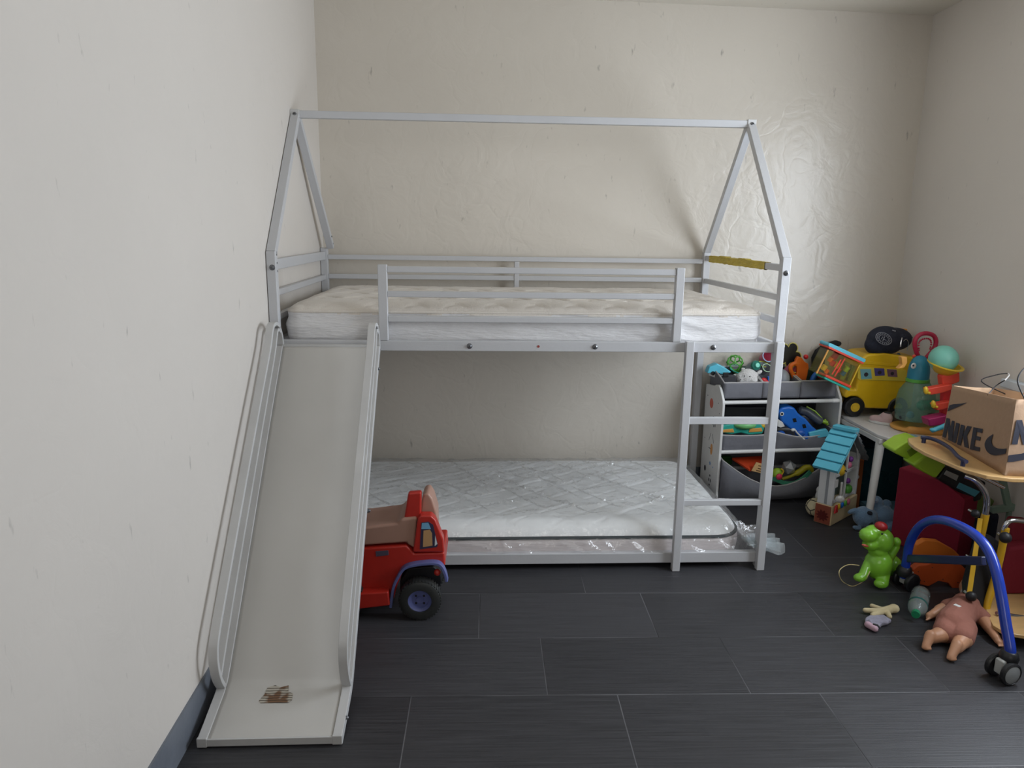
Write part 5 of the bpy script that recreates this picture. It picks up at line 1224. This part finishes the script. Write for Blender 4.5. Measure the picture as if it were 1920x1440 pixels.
# cream soft figure
mb = MB(); zf = .014
def fp2(u, v, z=zf): return at(u, v, z, 2)
mb.cap(fp2(1676, 1141), fp2(1650, 1147), .016, .014); mb.cap(fp2(1650, 1147), fp2(1622, 1144), .013, .009); mb.cap(fp2(1652, 1143), fp2(1635, 1136), .011, .009)
mb.cap(fp2(1650, 1149), fp2(1636, 1153), .011, .009); mb.cap(fp2(1664, 1148), fp2(1668, 1156), .010, .009); mb.ell(fp2(1676, 1141, .017), (.020, .018, .017))
single(mb, 'soft_figure', 'small cream soft figure with stubby limbs lying on the tiles', 'toy', mat('cream_cloth', (202, 188, 150), .9, bump=.3, bs=60), fp2(1650, 1146, .0), voxel=.003, relax=5)
# sock
t = thing('baby_sock', 'grey lilac baby sock beside the cream soft figure', 'sock', fp2(1645, 1170, 0))
sk = [(1622, 1164), (1630, 1159), (1642, 1159), (1656, 1158), (1671, 1168), (1664, 1172), (1653, 1175), (1645, 1183), (1630, 1180), (1621, 1173)]
mb = MB(); mb.prism([fp2(u, v, .002) for u, v in sk], (0, 0, .014)); mb.cap(fp2(1632, 1166, .016), fp2(1662, 1167, .014), .010, .009); mb.build('sock_body', mat('lilac_grey_knit', (150, 148, 164), .95, bump=.4, bs=90, var=.12, vs=60), t, voxel=.003, relax=6)
mb = MB(); mb.cap(fp2(1627, 1171, .014), fp2(1641, 1179, .012), .012, .011); mb.build('pink_toe', mat('pink_knit', (190, 158, 172), .95), t, voxel=.003)
mb = MB(); mb.tube([fp2(1637, 1170, .025), fp2(1645, 1172, .024), fp2(1650, 1177, .018)], .0035, 8); mb.build('fold_line', M_dark, t)
# doll
dl = thing('baby_doll', 'baby doll in a brown pink romper lying face down on the tiles', 'doll', fp2(1790, 1170, 0))
M_skin = mat('doll_vinyl', (190, 140, 108), .45, var=.05); M_rom = mat('brown_pink_cloth', (150, 98, 84), .9, bump=.3, bs=50)
mb = MB()
hip = fp2(1787, 1172, .045); sh = fp2(1812, 1134, .05); 
mb.cap(hip, sh, .050, .042); 
head = fp2(1828, 1106, .052); mb.ell(head, (.052, .055, .05)); mb.cap(sh, head, .022, .022)
k1 = fp2(1768, 1188, .036); f1 = fp2(1744, 1196, .030); mb.cap(hip + V((-.025, -.01, -.005)), k1, .036, .030); mb.cap(k1, f1, .028, .020); mb.cap(f1 + V((.0, .0, .01)), fp2(1736, 1212, .014), .018, .013)
k2 = fp2(1806, 1198, .036); f2 = fp2(1794, 1214, .030); mb.cap(hip + V((.03, -.01, -.005)), k2, .038, .031); mb.cap(k2, f2, .028, .020); mb.cap(f2 + V((0, 0, .01)), fp2(1783, 1232, .014), .018, .013)
a0 = fp2(1790, 1134, .045); mb.cap(a0, fp2(1762, 1144, .03), .024, .020); mb.cap(fp2(1762, 1144, .03), fp2(1748, 1152, .022), .018, .014); mb.ell(fp2(1744, 1154, .018), (.016, .014, .012))
for i in range(4): mb.cap(fp2(1744, 1152 + i * 2.4, .014), fp2(1737, 1153 + i * 3.2, .010), .0046, .004)
a1 = fp2(1836, 1150, .045); mb.cap(a1, fp2(1856, 1178, .03), .024, .020); mb.cap(fp2(1856, 1178, .03), fp2(1868, 1196, .022), .018, .014); mb.ell(fp2(1872, 1202, .016), (.014, .016, .011))
for i in range(4): mb.cap(fp2(1870 + i * 2, 1204, .012), fp2(1873 + i * 2.6, 1211, .009), .0044, .0038)
for (fu, fv) in ((1736, 1214), (1783, 1234)):
    for i in range(5): mb.ell(fp2(fu - 5 + i * 3.2, fv + 1 - abs(i - 2) * .6 + i * .5, .012), (.0055, .007, .006), n=10)
mb.build('doll_body', M_skin, dl, voxel=.003, relax=3)
mb = MB(); mb.cap(hip, sh, .056, .047); mb.cap(hip + V((-.025, -.01, -.005)), hip.lerp(k1, .80), .042, .039); mb.cap(hip + V((.03, -.01, -.005)), hip.lerp(k2, .85), .044, .040)
mb.cap(sh, a0.lerp(fp2(1762, 1144, .03), .4), .034, .029); mb.cap(sh, a1.lerp(fp2(1856, 1178, .03), .3), .034, .029)
rm = mb.build('romper', M_rom, dl, voxel=.004, relax=3)
c = fp2(1795, 1136, .098); MB().box(c + V((0, 0, 0)), (.014, .02, .004), RZ(.5)).build('care_tag', M_wh, rm)
mb = MB(); mb.ell(head + V((-.012, -.02, -.01)), (.050, .045, .035)); mb.build('collar', mat('white_lace', (176, 162, 158), .9), dl, voxel=.004)

# ================================================================== LIGHT
def area(name, loc, rot, sx, sy, power, col):
    ld = bpy.data.lights.new(name, 'AREA'); ld.shape = 'RECTANGLE'; ld.size = sx; ld.size_y = sy; ld.energy = power; ld.color = col
    o = bpy.data.objects.new(name, ld); COL.objects.link(o); o.location = loc; o.rotation_euler = rot; return o
area('window_daylight', (RW + .12, (WY0 + WY1) / 2, (WZ0 + WZ1) / 2), (0, PI / 2, 0), WZ1 - WZ0, WY1 - WY0, 67, (.93, .97, 1.))
# added soft fill light at the rear wall; no window stands there
area('rear_fill', (1.4, REAR + .06, 1.55), (PI / 2, 0, 0), 1.4, 1.2, 11, (1., .97, .92))
wd_ = bpy.data.worlds.new('sky'); S.world = wd_; wd_.use_nodes = True
bgn = wd_.node_tree.nodes['Background']; bgn.inputs[0].default_value = (.82, .9, 1, 1); bgn.inputs[1].default_value = 1.0
S.view_settings.view_transform = 'Standard'; S.view_settings.look = 'None'; S.view_settings.gamma = 1; S.view_settings.exposure = 0.0
S.view_settings.use_curve_mapping = False
S.cycles.max_bounces = 6; S.cycles.diffuse_bounces = 4; S.cycles.glossy_bounces = 3; S.cycles.use_adaptive_sampling = True; S.cycles.adaptive_threshold = .03; S.cycles.transparent_max_bounces = 8; S.cycles.use_denoising = True
S.cycles.sample_clamp_indirect = 6
